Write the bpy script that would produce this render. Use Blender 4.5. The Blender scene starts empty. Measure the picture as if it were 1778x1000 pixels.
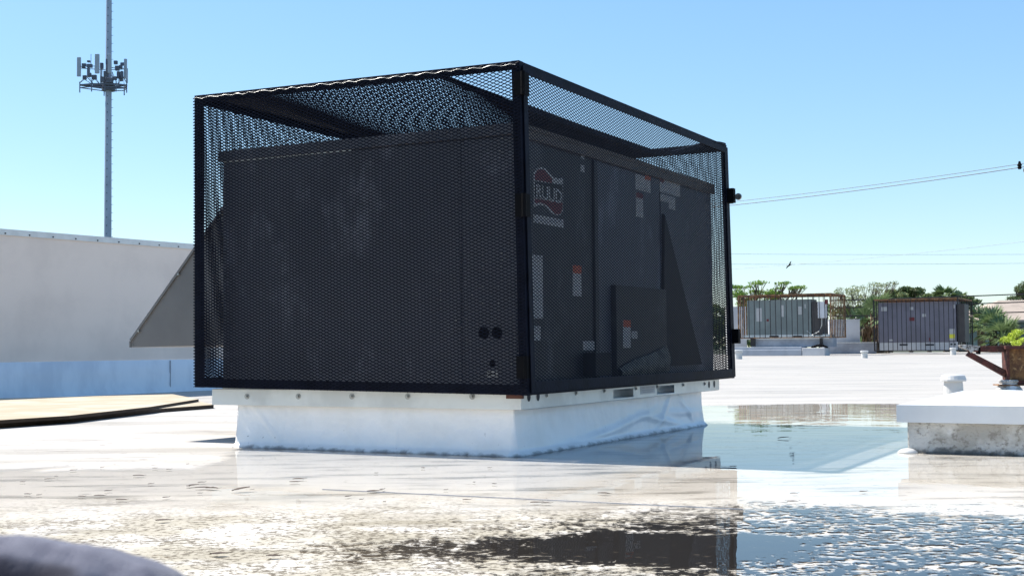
import bpy, math, random
import numpy as np
from mathutils import Vector, Matrix, noise as mnoise
R = math.radians
random.seed(7); rng = np.random.default_rng(7)
scene = bpy.context.scene
C = scene.collection

# ------------------------------------------------------------------ camera
FPX, PITCH, ROLL, CAMH = 2265.36, 0.0450, 0.0086, 0.5856      # focal in px of a 1778 px wide frame
cr_, sr_ = math.cos(ROLL), math.sin(ROLL)
Xw = Vector((1, 0, 0)); Uw = Vector((0, -math.sin(PITCH), math.cos(PITCH))); Fw = Vector((0, math.cos(PITCH), math.sin(PITCH)))
right = Xw*cr_ - Uw*sr_; up = Xw*sr_ + Uw*cr_
cd = bpy.data.cameras.new('camera'); cam = bpy.data.objects.new('camera', cd); C.objects.link(cam)
m = Matrix.Identity(4)
for i in range(3):
    m[i][0] = right[i]; m[i][1] = up[i]; m[i][2] = -Fw[i]
m[2][3] = CAMH
cam.matrix_world = m
cd.sensor_fit = 'HORIZONTAL'; cd.sensor_width = 36; cd.lens = 36*FPX/1778
cd.clip_start = 0.05; cd.clip_end = 3000
cd.dof.use_dof = True; cd.dof.focus_distance = 7.2; cd.dof.aperture_fstop = 22
scene.camera = cam

# ------------------------------------------------------------------ light
SUN_EL = R(51.6); SUNV = Vector((-1.455, 0.800, 0)).normalized()
SUNV = Vector((SUNV.x*math.cos(SUN_EL), SUNV.y*math.cos(SUN_EL), math.sin(SUN_EL)))
world = bpy.data.worlds.new('World'); scene.world = world; world.use_nodes = True
wn = world.node_tree; bg = wn.nodes['Background']
sky = wn.nodes.new('ShaderNodeTexSky'); sky.sky_type = 'NISHITA'; sky.sun_disc = False
sky.sun_elevation = SUN_EL; sky.sun_rotation = math.atan2(SUNV.x, SUNV.y)
sky.air_density = 1.0; sky.dust_density = 0.4; sky.ozone_density = 3.6
hs_ = wn.nodes.new('ShaderNodeHueSaturation'); hs_.inputs['Saturation'].default_value = 1.42
tn = wn.nodes.new('ShaderNodeMix'); tn.data_type = 'RGBA'; tn.blend_type = 'MULTIPLY'; tn.inputs[0].default_value = 1; tn.inputs[7].default_value = (1.17, 1.27, 1.34, 1)
gm = wn.nodes.new('ShaderNodeGamma'); gm.inputs[1].default_value = .60; wn.links.new(sky.outputs[0], gm.inputs[0]); wn.links.new(gm.outputs[0], hs_.inputs['Color']); wn.links.new(hs_.outputs[0], tn.inputs[6])
wn.links.new(tn.outputs[2], bg.inputs[0]); bg.inputs[1].default_value = 0.15
sd = bpy.data.lights.new('sun', 'SUN'); sd.energy = 4.5; sd.angle = R(0.53); sd.color = (1, 0.935, 0.85)
so = bpy.data.objects.new('sun', sd); C.objects.link(so)
so.rotation_euler = SUNV.to_track_quat('Z', 'Y').to_euler(); so.location = (-8, 5, 12)
scene.view_settings.view_transform = 'Standard'; scene.view_settings.look = 'None'
scene.view_settings.gamma = 1; scene.view_settings.use_curve_mapping = False
scene.view_settings.exposure = 0.92
scene.render.engine = 'CYCLES'; scene.cycles.max_bounces = 10; scene.cycles.transparent_max_bounces = 24

# ------------------------------------------------------------------ placing helpers
def ray(px, py):
    x = px-889; y = -(py-500)
    x, y = x*cr_+y*sr_, -x*sr_+y*cr_
    return Xw*(x/FPX) + Uw*(y/FPX) + Fw
def at(px, py, D):                       # point seen at (px, py) standing D metres down the roof
    d = ray(px, py); return Vector((0, 0, CAMH)) + d*(D/d.y)
def gnd(px, py, z=0.0):
    d = ray(px, py); return Vector((0, 0, CAMH)) + d*((z-CAMH)/d.z)
def pxy(P):
    q = Vector(P)-Vector((0, 0, CAMH)); d = q.dot(Fw)
    return 889+q.dot(right)/d*FPX, 500-q.dot(up)/d*FPX
YAW = R(27.749)
CORNER = Vector((0.0627, 6.7565, 0))     # ground point under the near corner of the cage
AX = Vector((math.cos(YAW), -math.sin(YAW), 0)); AY = Vector((math.sin(YAW), math.cos(YAW), 0))
def loc_of(P):
    q = Vector(P)-CORNER; return Vector((q.dot(AX), q.dot(AY), q.z))
def on_y(px, py, y):                     # hit the unit-local plane y = const
    d = ray(px, py); o = Vector((0, 0, CAMH))-CORNER
    t = (y-o.dot(AY))/d.dot(AY); P = Vector((0, 0, CAMH))+d*t; return loc_of(P)
def on_x(px, py, x):
    d = ray(px, py); o = Vector((0, 0, CAMH))-CORNER
    t = (x-o.dot(AX))/d.dot(AX); P = Vector((0, 0, CAMH))+d*t; return loc_of(P)
def roof_z(x, y):
    t = max(0.0, y-12.9); return 0.0021*t

# ------------------------------------------------------------------ mesh helpers
class MB:
    def __init__(s): s.v = []; s.f = []; s.m = []
    def add(s, vs, fs, mi=0):
        b = len(s.v); s.v += [tuple(v) for v in vs]; s.f += [tuple(b+i for i in f) for f in fs]; s.m += [mi]*len(fs); return s
    def box(s, x0, x1, y0, y1, z0, z1, mi=0):
        return s.add([(x0,y0,z0),(x1,y0,z0),(x1,y1,z0),(x0,y1,z0),(x0,y0,z1),(x1,y0,z1),(x1,y1,z1),(x0,y1,z1)],
                     [(0,3,2,1),(4,5,6,7),(0,1,5,4),(1,2,6,5),(2,3,7,6),(3,0,4,7)], mi)
    def beam(s, p, q, w, h, mi=0, upv=(0,0,1)):
        p = Vector(p); q = Vector(q); d = (q-p).normalized(); u = Vector(upv)
        if abs(d.dot(u)) > .98: u = Vector((1,0,0))
        a = d.cross(u).normalized(); b = a.cross(d)
        vs = [P+a*i*w/2+b*j*h/2 for P in (p, q) for i, j in ((-1,-1),(1,-1),(1,1),(-1,1))]
        return s.add(vs, [(0,1,2,3),(7,6,5,4),(0,4,5,1),(1,5,6,2),(2,6,7,3),(3,7,4,0)], mi)
    def tube(s, pts, rad, n=8, mi=0, caps=True):
        pts = [Vector(p) for p in pts]; rs = rad if isinstance(rad, (list, tuple)) else [rad]*len(pts)
        vs = []; u = None
        for i, p in enumerate(pts):
            d = (pts[min(i+1, len(pts)-1)]-pts[max(i-1, 0)]).normalized()
            r_ = Vector((0,0,1)) if abs(d.z) < .9 else Vector((1,0,0))
            a = d.cross(r_).normalized(); b = d.cross(a)
            for k in range(n):
                t = 2*math.pi*k/n; vs.append(p+(a*math.cos(t)+b*math.sin(t))*rs[i])
        fs = []
        for i in range(len(pts)-1):
            for k in range(n):
                fs.append((i*n+k, i*n+(k+1) % n, (i+1)*n+(k+1) % n, (i+1)*n+k))
        if caps: fs += [tuple(range(n))[::-1], tuple(range((len(pts)-1)*n, len(pts)*n))]
        return s.add(vs, fs, mi)
    def lathe(s, prof, n=24, c=(0,0,0), mi=0):
        vs = [(c[0]+r*math.cos(2*math.pi*k/n), c[1]+r*math.sin(2*math.pi*k/n), c[2]+z) for r, z in prof for k in range(n)]
        fs = [(i*n+k, i*n+(k+1) % n, (i+1)*n+(k+1) % n, (i+1)*n+k) for i in range(len(prof)-1) for k in range(n)]
        fs += [tuple(range(n))[::-1], tuple(range((len(prof)-1)*n, len(prof)*n))]
        return s.add(vs, fs, mi)
    def disc_y(s, x, z, y0, y1, r, n=14, mi=0):      # short cylinder along local y
        return s.tube([(x, y0, z), (x, y1, z)], r, n, mi)
    def build(s, name, mats, parent=None, smooth=False, bevel=0, fn=None):
        me = bpy.data.meshes.new(name)
        vs = [fn(*v) for v in s.v] if fn else s.v
        me.from_pydata(vs, [], s.f)
        for mt in (mats if isinstance(mats, list) else [mats]): me.materials.append(mt)
        me.polygons.foreach_set('material_index', s.m)
        if smooth: me.polygons.foreach_set('use_smooth', [True]*len(s.f))
        me.update()
        o = bpy.data.objects.new(name, me); C.objects.link(o)
        if parent: o.parent = parent
        if bevel:
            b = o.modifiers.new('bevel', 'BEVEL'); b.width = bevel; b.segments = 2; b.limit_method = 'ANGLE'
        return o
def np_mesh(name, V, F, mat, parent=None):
    me = bpy.data.meshes.new(name); n = len(F); k = F.shape[1]
    me.vertices.add(len(V)); me.vertices.foreach_set('co', V.astype(np.float32).ravel())
    me.loops.add(n*k); me.loops.foreach_set('vertex_index', F.astype(np.int32).ravel())
    me.polygons.add(n); me.polygons.foreach_set('loop_start', np.arange(0, n*k, k, dtype=np.int32))
    me.materials.append(mat); me.update(calc_edges=True)
    o = bpy.data.objects.new(name, me); C.objects.link(o)
    if parent: o.parent = parent
    return o
def tag(o, label=None, cat=None, group=None, kind=None):
    if label: o['label'] = label
    if cat: o['category'] = cat
    if group: o['group'] = group
    if kind: o['kind'] = kind
    return o
def thing(name, loc, rz=0):
    o = bpy.data.objects.new(name, None); C.objects.link(o); o.location = loc; o.rotation_euler = (0, 0, rz)
    o.empty_display_size = .1; return o

# ------------------------------------------------------------------ material helpers
class S:
    """tiny expression wrapper over math nodes"""
    def __init__(s, nt, sock): s.nt = nt; s.s = sock
    def _m(s, op, *o):
        n = s.nt.nodes.new('ShaderNodeMath'); n.operation = op
        for i, x in enumerate((s,)+o):
            if isinstance(x, S): s.nt.links.new(x.s, n.inputs[i])
            else: n.inputs[i].default_value = x
        return S(s.nt, n.outputs[0])
    def __add__(s, o): return s._m('ADD', o)
    def __sub__(s, o): return s._m('SUBTRACT', o)
    def __mul__(s, o): return s._m('MULTIPLY', o)
    def __truediv__(s, o): return s._m('DIVIDE', o)
    def inv(s): return (s*-1.0)+1.0
    def max(s, o): return s._m('MAXIMUM', o)
    def min(s, o): return s._m('MINIMUM', o)
    def abs(s): return s._m('ABSOLUTE')
    def ss(s, a, b):                      # smoothstep, a may be above b
        n = s.nt.nodes.new('ShaderNodeMapRange'); n.interpolation_type = 'SMOOTHSTEP'
        flip = a > b if not isinstance(a, S) and not isinstance(b, S) else False
        if flip: a, b = b, a
        s.nt.links.new(s.s, n.inputs[0])
        for i, x in ((1, a), (2, b)):
            if isinstance(x, S): s.nt.links.new(x.s, n.inputs[i])
            else: n.inputs[i].default_value = x
        n.inputs[3].default_value = 1.0 if flip else 0.0; n.inputs[4].default_value = 0.0 if flip else 1.0
        return S(s.nt, n.outputs[0])
def xyz(nt, kind='Object'):
    tc = nt.nodes.new('ShaderNodeTexCoord'); sp = nt.nodes.new('ShaderNodeSeparateXYZ')
    nt.links.new(tc.outputs[kind], sp.inputs[0])
    return tc.outputs[kind], S(nt, sp.outputs[0]), S(nt, sp.outputs[1]), S(nt, sp.outputs[2])
def nz(nt, vec, scale, detail=4, rough=.55, stretch=None, off=None, dist=0):
    if stretch or off:
        mp = nt.nodes.new('ShaderNodeMapping'); nt.links.new(vec, mp.inputs[0])
        if stretch: mp.inputs['Scale'].default_value = stretch
        if off: mp.inputs['Location'].default_value = off
        vec = mp.outputs[0]
    n = nt.nodes.new('ShaderNodeTexNoise'); nt.links.new(vec, n.inputs['Vector'])
    n.inputs['Scale'].default_value = scale; n.inputs['Detail'].default_value = detail; n.inputs['Roughness'].default_value = rough
    n.inputs['Distortion'].default_value = dist
    return S(nt, n.outputs[0])
def mixc(nt, fac, a, b):
    n = nt.nodes.new('ShaderNodeMix'); n.data_type = 'RGBA'
    nt.links.new(fac.s, n.inputs[0])
    for i, x in ((6, a), (7, b)):
        if isinstance(x, S): nt.links.new(x.s, n.inputs[i])
        else: n.inputs[i].default_value = (*x, 1)
    return S(nt, n.outputs[2])
def newmat(name):
    mt = bpy.data.materials.new(name); mt.use_nodes = True
    return mt, mt.node_tree, mt.node_tree.nodes['Principled BSDF']
def bump(nt, h, dist, strength=1.0):
    b = nt.nodes.new('ShaderNodeBump'); nt.links.new(h.s, b.inputs['Height'])
    b.inputs['Distance'].default_value = dist; b.inputs['Strength'].default_value = strength; return b.outputs[0]
def simple(name, col, rough=.6, metal=0, var=.12, vscale=6, bumpd=0, bscale=40, spec=.5, col2=None, lo=.4, hi=.65, stretch=None):
    mt, nt, b = newmat(name)
    v, x, y, z = xyz(nt)
    n = nz(nt, v, vscale, 5, .6, stretch=stretch)
    c2 = col2 if col2 else tuple(c*(1-var*2.2) for c in col)
    nt.links.new(mixc(nt, n.ss(lo, hi), col, c2).s, b.inputs['Base Color'])
    b.inputs['Roughness'].default_value = rough; b.inputs['Metallic'].default_value = metal
    b.inputs['Specular IOR Level'].default_value = spec
    if bumpd: nt.links.new(bump(nt, nz(nt, v, bscale, 4), bumpd), b.inputs['Normal'])
    return mt

# ---- the shared pattern of the near shallow water: world metres in, 0..1 "low spot" out
def low_spots(nt, v, x, y):
    big = nz(nt, v, 1.6, 3, .5)
    fine = nz(nt, v, 30, 6, .68, stretch=(.9, 1, 1), dist=.5)*.70 + nz(nt, v, 10.5, 3, .6, stretch=(.8, 1, 1), off=(4, 4, 2), dist=.4)*.30
    yy = y + (big-.5)*1.3
    zone = yy.ss(5.35, 4.25)
    # how much of the floor lies under water in the near zone
    lr = (x*1.0 + (big-.5)*.6).ss(-.7, .9)
    mid_ = nz(nt, v, 5, 3, .6)
    core = (((x-.44+(mid_-.5)*.5)/.42)._m('POWER', 2.0) + ((y-3.86+(mid_-.5)*.9)/.32)._m('POWER', 2.0)).ss(1.6, .2)
    tail = (((x-.05)/.75)._m('POWER', 2.0) + ((y-3.80+(big-.5)*.4)/.30)._m('POWER', 2.0)).ss(1.4, .2)
    dens = zone*(lr*.36 + .17) + core*.30 + tail*.27
    thr = dens*-.37 + .655
    return (fine-thr).ss(0.0, .022), zone, fine, big
def wet_area(nt, v, x, y, big):
    edge = nz(nt, v, 1.2, 4, .6)
    far = (y + (edge-.5)*.9).ss(12.75, 12.6)
    left = (x*1.0 + (edge-.5)*.5).ss(-1.62, -1.5)
    front = (y + (edge-.5)*1.3).ss(6.6, 6.35)
    return far*left.max(front)

def roof_material():
    mt, nt, b = newmat('weathered white roof coating')
    v, x, y, z = xyz(nt)
    low, zone, fine, big = low_spots(nt, v, x, y)
    wet = wet_area(nt, v, x, y, big)
    # dirt streaks drawn out along the drainage, cloudy grime, tan zones
    st = nz(nt, v, 1.1, 6, .65, stretch=(.35, 1.6, 1))
    st2 = nz(nt, v, 5.5, 5, .6, stretch=(.3, 1.3, 1))
    gr = nz(nt, v, .55, 4, .5)
    c = mixc(nt, st.ss(.42, .66), (.50, .475, .44), (.34, .32, .285))
    c = mixc(nt, st2.ss(.57, .70)*.7, c, (.20, .185, .16))
    c = mixc(nt, gr.ss(.45, .62)*.35, c, (.44, .41, .35))
    # far, cleaner coating with thin grey streaks
    far = y.ss(12, 15)
    c = mixc(nt, far*.75, c, (.40, .38, .345))
    st3 = nz(nt, v, 2.0, 6, .7, stretch=(.12, 1.0, 1))
    c = mixc(nt, far*st3.ss(.48, .62)*.65, c, (.26, .255, .245))
    c = mixc(nt, wet*st2.ss(.64, .48)*(st*.5+.5)*.95, c, (.78, .745, .69))
    # tan silt in the near zone, dark algae only in the low spots
    lft = (x+(big-.5)*.8).ss(1.1, .2)*.6+.4
    tan = zone*lft*nz(nt, v, 3.0, 5, .65).ss(.30, .60)
    c = mixc(nt, tan*.85, c, (.36, .32, .235))
    grit = nz(nt, v, 42, 4, .65, off=(3, 1, 0))
    patch = nz(nt, v, 4.5, 3, .6, off=(1, 7, 0))
    c = mixc(nt, zone*lft*(grit+(patch-.5)*.35).ss(.50, .58)*.9, c, (.12, .098, .065))
    c = mixc(nt, low*zone, c, mixc(nt, x.ss(-.9, .1), (.10, .075, .045), (.009, .0065, .005)))
    # small specks of debris
    vor = nt.nodes.new('ShaderNodeTexNoise'); 
    sp = nz(nt, v, 14, 3, .55, stretch=(.6, 1.5, 1), off=(5, 2, 0))
    clus = nz(nt, v, .9, 2, .5, off=(9, 4, 0))
    sp2 = nz(nt, v, 26, 3, .6, stretch=(.7, 1.3, 1), off=(2, 8, 0))
    c = mixc(nt, sp.ss(.675, .70)*clus.ss(.42, .56), c, (.07, .055, .045))
    c = mixc(nt, sp2.ss(.655, .69)*(y.ss(13, 9))*.8, c, (.14, .115, .085))
    nt.links.new(c.s, b.inputs['Base Color'])
    b.inputs['Roughness'].default_value = .72; b.inputs['Specular IOR Level'].default_value = .3
    h = nz(nt, v, 60, 4, .6)*.35 + st*1.0
    nt.links.new(bump(nt, h*(zone*-.7+1.0), .005), b.inputs['Normal'])
    return mt
def water_material():
    mt = bpy.data.materials.new('shallow standing water'); mt.use_nodes = True; nt = mt.node_tree; nt.nodes.clear()
    out = nt.nodes.new('ShaderNodeOutputMaterial')
    v, x, y, z = xyz(nt)
    low, zone, fine, big = low_spots(nt, v, x, y)
    wet = wet_area(nt, v, x, y, big)
    cover = wet*((low*zone).max(zone.inv()))
    tr = nt.nodes.new('ShaderNodeBsdfTransparent'); tr.inputs[0].default_value = (.985, .99, .99, 1)
    clear = nt.nodes.new('ShaderNodeBsdfTransparent')
    gl = nt.nodes.new('ShaderNodeBsdfGlossy'); gl.inputs['Roughness'].default_value = .004
    fr = nt.nodes.new('ShaderNodeFresnel'); fr.inputs[0].default_value = 1.48
    rip = nz(nt, v, 2.2, 3, .5)
    bn = bump(nt, rip, .0035, .6); nt.links.new(bn, gl.inputs['Normal'])
    mx = nt.nodes.new('ShaderNodeMixShader'); nt.links.new(fr.outputs[0], mx.inputs[0]); nt.links.new(tr.outputs[0], mx.inputs[1]); nt.links.new(gl.outputs[0], mx.inputs[2])
    m2 = nt.nodes.new('ShaderNodeMixShader'); nt.links.new(cover.s, m2.inputs[0]); nt.links.new(clear.outputs[0], m2.inputs[1]); nt.links.new(mx.outputs[0], m2.inputs[2])
    nt.links.new(m2.outputs[0], out.inputs[0])
    return mt
def membrane_material():
    mt, nt, b = newmat('white curb membrane')
    v, x, y, z = xyz(nt)
    n = nz(nt, v, 3, 5, .6)
    c = mixc(nt, n.ss(.4, .7), (.86, .86, .86), (.78, .78, .77))
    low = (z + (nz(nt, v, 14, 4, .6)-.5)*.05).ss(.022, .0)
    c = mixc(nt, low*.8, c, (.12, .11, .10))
    sp = nz(nt, v, 38, 3, .5); c = mixc(nt, sp.ss(.72, .76)*z.ss(.16, .02), c, (.1, .1, .1))
    nt.links.new(c.s, b.inputs['Base Color']); b.inputs['Roughness'].default_value = .32
    nt.links.new(bump(nt, nz(nt, v, 6, 3, .5)+nz(nt, v, 120, 2)*.04, .012), b.inputs['Normal'])
    return mt
def concrete_material():
    mt, nt, b = newmat('old mottled concrete')
    v, x, y, z = xyz(nt)
    c = mixc(nt, nz(nt, v, 5, 6, .65).ss(.4, .62), (.56, .56, .54), (.38, .37, .34))
    c = mixc(nt, nz(nt, v, 22, 5, .7).ss(.52, .62)*.7, c, (.20, .185, .16))
    c = mixc(nt, nz(nt, v, 3.2, 3, .5, off=(4, 4, 4)).ss(.60, .64), c, (.66, .66, .66))
    c = mixc(nt, (z+(nz(nt, v, 20, 4)-.5)*.1).ss(.035, .005)*.8, c, (.06, .06, .055))
    nt.links.new(c.s, b.inputs['Base Color']); b.inputs['Roughness'].default_value = .9
    nt.links.new(bump(nt, nz(nt, v, 45, 5, .7), .012), b.inputs['Normal'])
    return mt
def rust_material(name, a, b_, c_, sc=9):
    mt, nt, b = newmat(name)
    v, x, y, z = xyz(nt)
    c = mixc(nt, nz(nt, v, sc, 6, .7).ss(.38, .6), a, b_)
    c = mixc(nt, nz(nt, v, sc*2.6, 4, .6, off=(2, 3, 1)).ss(.56, .64), c, c_)
    nt.links.new(c.s, b.inputs['Base Color']); b.inputs['Roughness'].default_value = .85
    nt.links.new(bump(nt, nz(nt, v, sc*5, 4), .006), b.inputs['Normal'])
    return mt
def leaf_material(name, a, b_, tr=.25):
    mt, nt, b = newmat(name)
    ob = nt.nodes.new('ShaderNodeNewGeometry')
    r = S(nt, ob.outputs['Random Per Island'])
    nt.links.new(mixc(nt, r, a, b_).s, b.inputs['Base Color']); b.inputs['Roughness'].default_value = .55
    tl = nt.nodes.new('ShaderNodeBsdfTranslucent'); nt.links.new(mixc(nt, r, tuple(min(1, q*1.6) for q in a), tuple(min(1, q*1.5) for q in b_)).s, tl.inputs[0])
    mx = nt.nodes.new('ShaderNodeMixShader'); mx.inputs[0].default_value = tr
    nt.links.new(b.outputs[0], mx.inputs[1]); nt.links.new(tl.outputs[0], mx.inputs[2])
    nt.links.new(mx.outputs[0], nt.nodes['Material Output'].inputs[0])
    return mt
def cabinet_material(name, col, gleam=.06):
    mt, nt, b = newmat(name)
    v, x, y, z = xyz(nt)
    sm = nz(nt, v, 2.1, 6, .7, stretch=(1.6, 1.6, 1), dist=.15)
    c = mixc(nt, nz(nt, v, 1.2, 3).ss(.35, .65), col, tuple(q*.82 for q in col))
    c = mixc(nt, sm.ss(.52, .72)*.7, c, tuple(q*2.1+.03 for q in col))  # lighter clouds painted in for vague reflections on the panels
    c = mixc(nt, nz(nt, v, 5, 3, .5, stretch=(6, 6, .4)).ss(.62, .72)*.3, c, tuple(q*1.5+.02 for q in col))
    nt.links.new(c.s, b.inputs['Base Color']); b.inputs['Roughness'].default_value = .5
    nt.links.new(bump(nt, nz(nt, v, 1.4, 2), .01), b.inputs['Normal'])
    return mt

M = {}
M['roof'] = roof_material(); M['water'] = water_material(); M['membrane'] = membrane_material(); M['concrete'] = concrete_material()
M['black'] = simple('black cage paint', (.006, .008, .017), .6, 0, .2, 9, .002, 60, spec=.08)
M['blackmesh'] = simple('black expanded metal paint', (.007, .009, .018), .6, 0, .1, 9, spec=.08)
M['hardware'] = simple('matte black hardware', (.005, .005, .006), .7, spec=.06)
M['cabinet'] = cabinet_material('grey cabinet paint', (.098, .108, .135))
M['cabinet_dark'] = cabinet_material('darker grey access panel paint', (.040, .041, .045))
M['hood'] = simple('grey brown hood paint', (.13, .125, .12), .5, 0, .06, 2, .006, 3)
M['nearblack'] = simple('near black panel', (.008, .008, .010), .6)
M['cap'] = simple('grey roof cap paint with brown bounce tone', (.13, .105, .088), .5, 0, .12, 5)  # brown of the bounced light on the long side mixed into the grey
M['galv'] = simple('galvanised rail', (.62, .64, .63), .42, .35, .08, 3, .002, 20)
M['bolt'] = simple('zinc bolt', (.38, .39, .38), .35, .6)
M['slot'] = simple('dark slot interior', (.03, .035, .045), .7)
M['hole'] = simple('open knockout', (.004, .004, .004), .9, spec=.05)
M['darkbolt'] = simple('dull screw head', (.30, .30, .30), .4, .5)
M['rustbracket'] = simple('brown primer bracket', (.10, .035, .022), .7)
M['white'] = simple('white sticker film', (.46, .46, .46), .5, 0, .04)
M['red'] = simple('red sticker ink', (.15, .016, .022), .5, 0, .05)
M['orange'] = simple('orange warning ink', (.50, .09, .03), .5, 0, .05)
M['yellow'] = simple('yellow warning ink', (.75, .70, .05), .5, 0, .05)
M['ink'] = simple('black sticker ink', (.02, .02, .02), .5, 0, .05)
M['greyink'] = simple('grey print', (.32, .33, .36), .5, 0, .05)
M['brass'] = simple('dull padlock metal', (.42, .40, .36), .3, .8)
M['beige'] = simple('beige parapet panel', (.80, .68, .595), .75, 0, .05, 1.1, .004, 2.0, col2=(.72, .61, .535))
M['basewhite'] = simple('white base flashing', (.74, .77, .81), .5, 0, .06, 2.5, .02, 3, col2=(.62, .65, .70), stretch=(1, 1, .4))
M['capmetal'] = simple('pale coping metal', (.66, .68, .67), .5, 0, .06, 4)
M['board'] = simple('sun bleached tan board', (.40, .325, .22), .8, 0, .1, 2.2, .003, 30, col2=(.47, .41, .32))
M['boardedge'] = simple('board edge darkened for shade', (.055, .035, .022), .9)  # shade of the side turned from the sun put into the edge colour
M['capwhite'] = simple('white painted sheet metal', (.66, .67, .67), .45, 0, .03, 3, .002, 5)
M['pvc'] = simple('white vent coating', (.56, .56, .545), .5, 0, .05, 6, .004, 20)
M['rust'] = rust_material('heavy orange rust', (.24, .12, .045), (.10, .045, .022), (.33, .20, .09), 9)
M['redprimer'] = rust_material('dark red primer', (.105, .026, .02), (.05, .018, .014), (.13, .05, .03), 12)
M['tower'] = simple('galvanised tower steel', (.36, .42, .52), .55, .1, .08, .3)
M['towerdark'] = simple('dark antenna mounts', (.11, .13, .18), .6, .1, .08, .5)
M['radome'] = simple('pale grey antenna radome', (.36, .40, .46), .5, 0, .05, 1)
M['barrust'] = rust_material('rusty cage bar', (.30, .15, .065), (.09, .05, .03), (.36, .24, .13), 3)
M['barblack'] = simple('black cage bar', (.02, .018, .02), .6, 0, .2, 3)
M['greenunit'] = simple('grey green unit paint', (.19, .225, .22), .55, 0, .08, 1.2)
M['purpleunit'] = simple('purple grey unit paint', (.17, .165, .205), .55, 0, .08, 1.2)
M['unitdark'] = simple('dark louvre section', (.055, .05, .05), .6, 0, .1, 2)
M['ebox'] = simple('white electrical box', (.62, .63, .66), .5, 0, .04, 3)
M['stucco'] = simple('pale stucco', (.55, .55, .56), .85, 0, .06, 1.5)
M['greycurb'] = simple('grey sleeper membrane', (.34, .37, .42), .7, 0, .12, 1.5, .01, 5)
M['teal'] = simple('teal grey house wall', (.17, .23, .245), .8, 0, .08, .6)
M['shingle'] = simple('tan tile roof', (.40, .33, .27), .85, 0, .08, 1.2, .02, 8)
M['glass'] = simple('dark window glass', (.03, .04, .06), .15, 0, .05)
M['bark'] = simple('brown bark', (.10, .075, .05), .9, 0, .2, 5, .02, 12)
M['deadpalm'] = simple('brown hanging palm thatch', (.16, .10, .055), .9, 0, .2, 5)
M['bouncesheet'] = simple('pale sheet for light off the water', (.22, .21, .18), .8, 0, .2, 14)  # pale tone standing for sunlight bounced off the water
M['wrap'] = simple('frayed grey wrap', (.45, .44, .42), .9, 0, .3, 25, .01, 40, col2=(.06, .05, .045))
M['wire'] = simple('dark cable', (.05, .055, .065), .6)
M['palewire'] = simple('pale distant cable', (.40, .46, .50), .6)
M['ground'] = simple('lawn and asphalt ground', (.07, .09, .045), .95, 0, .2, .05, col2=(.09, .085, .07))
M['leafbright'] = leaf_material('bright feathery leaves', (.10, .19, .03), (.20, .30, .06), .35)
M['leafolive'] = leaf_material('olive airy leaves', (.15, .19, .08), (.30, .32, .16), .3)
M['leafdark'] = leaf_material('dark glossy leaves', (.05, .09, .03), (.15, .19, .07), .2)
M['leafmid'] = leaf_material('mid green leaves', (.10, .14, .05), (.22, .25, .11), .25)
M['leafpalm'] = leaf_material('palm frond leaves', (.06, .11, .035), (.17, .23, .10), .2)
M['leaflime'] = leaf_material('lime croton leaves', (.32, .42, .03), (.45, .52, .08), .35)
M['deadleaf'] = simple('dry brown leaf', (.07, .045, .03), .8, 0, .2, 30)
M['denim'] = None

# ================================================================== SETTING
# roof deck: one sheet with a gentle fall towards the puddle, walls down to the lawn
X0, X1, Y0, Y1 = -26.0, 40.0, -6.0, 68.0
xs = np.linspace(X0, X1, 105); ys = np.linspace(Y0, Y1, 105)
b = MB(); n = len(xs)
for yv in ys:
    for xv in xs: b.v.append((xv, yv, roof_z(xv, yv)))
for j in range(n-1):
    for i in range(n-1): b.f.append((j*n+i, j*n+i+1, (j+1)*n+i+1, (j+1)*n+i)); b.m.append(0)
for a_, c_ in (((X0, Y0), (X1, Y0)), ((X1, Y0), (X1, Y1)), ((X1, Y1), (X0, Y1)), ((X0, Y1), (X0, Y0))):
    b.add([(*a_, roof_z(*a_)-.001), (*c_, roof_z(*c_)-.001), (*c_, -3.9), (*a_, -3.9)], [(0, 1, 2, 3)], 1)
tag(b.build('roof', [M['roof'], M['stucco']], smooth=False), kind='structure')
b = MB(); b.add([(-8, -3, .004), (16, -3, .004), (16, 12.85, .004), (-8, 12.85, .004)], [(0, 1, 2, 3)])
tag(b.build('water', M['water']), kind='structure')
b = MB(); g = 1500
b.add([(-g, -g, -4), (g, -g, -4), (g, g, -4), (-g, g, -4)], [(0, 1, 2, 3)])
tag(b.build('ground', M['ground']), kind='structure')

# ================================================================== MAIN UNIT
unit = thing('rooftop_air_conditioner', CORNER, -YAW)
tag(unit, 'large grey packaged rooftop air conditioner locked inside the black mesh cage', 'air conditioner')
BX0, BX1, BY0, BY1, BZ0, BZ1 = -2.125, -.105, .150, 3.27, .36, 1.755
b = MB(); b.box(BX0, BX1, BY0, BY1, BZ0, BZ1)
b.build('cabinet', M['cabinet'], unit, bevel=.006)
# roof cap with turned-down lip
b = MB(); b.box(BX0-.018, BX1+.022, BY0-.02, BY1+.02, BZ1+.001, BZ1+.028); 
b.box(BX0-.018, BX1+.022, BY0-.02, BY0-.012, BZ1-.035, BZ1+.001)
b.box(BX1+.014, BX1+.022, BY0-.012, BY1+.02, BZ1-.05, BZ1+.001)
b.build('roof_cap', M['cap'], unit, bevel=.004)
k = MB(); xm = on_y(612, 240, BY0).x; k.box(BX0+.01, xm, BY0-.016, BY0-.0125, BZ1-.042, BZ1-.0365); k.build('lip_light_line', M['galv'], unit)  # pale strip drawn for the line of light under the cap lip
k = MB(); k.box(BX0-.018, BX1+.0215, BY0-.0225, BY0-.0202, BZ1-.034, BZ1+.027); k.build('added_lip_cover', M['cabinet'], unit)  # thin cover added to keep the near lip grey, without the bounce tone
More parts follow.
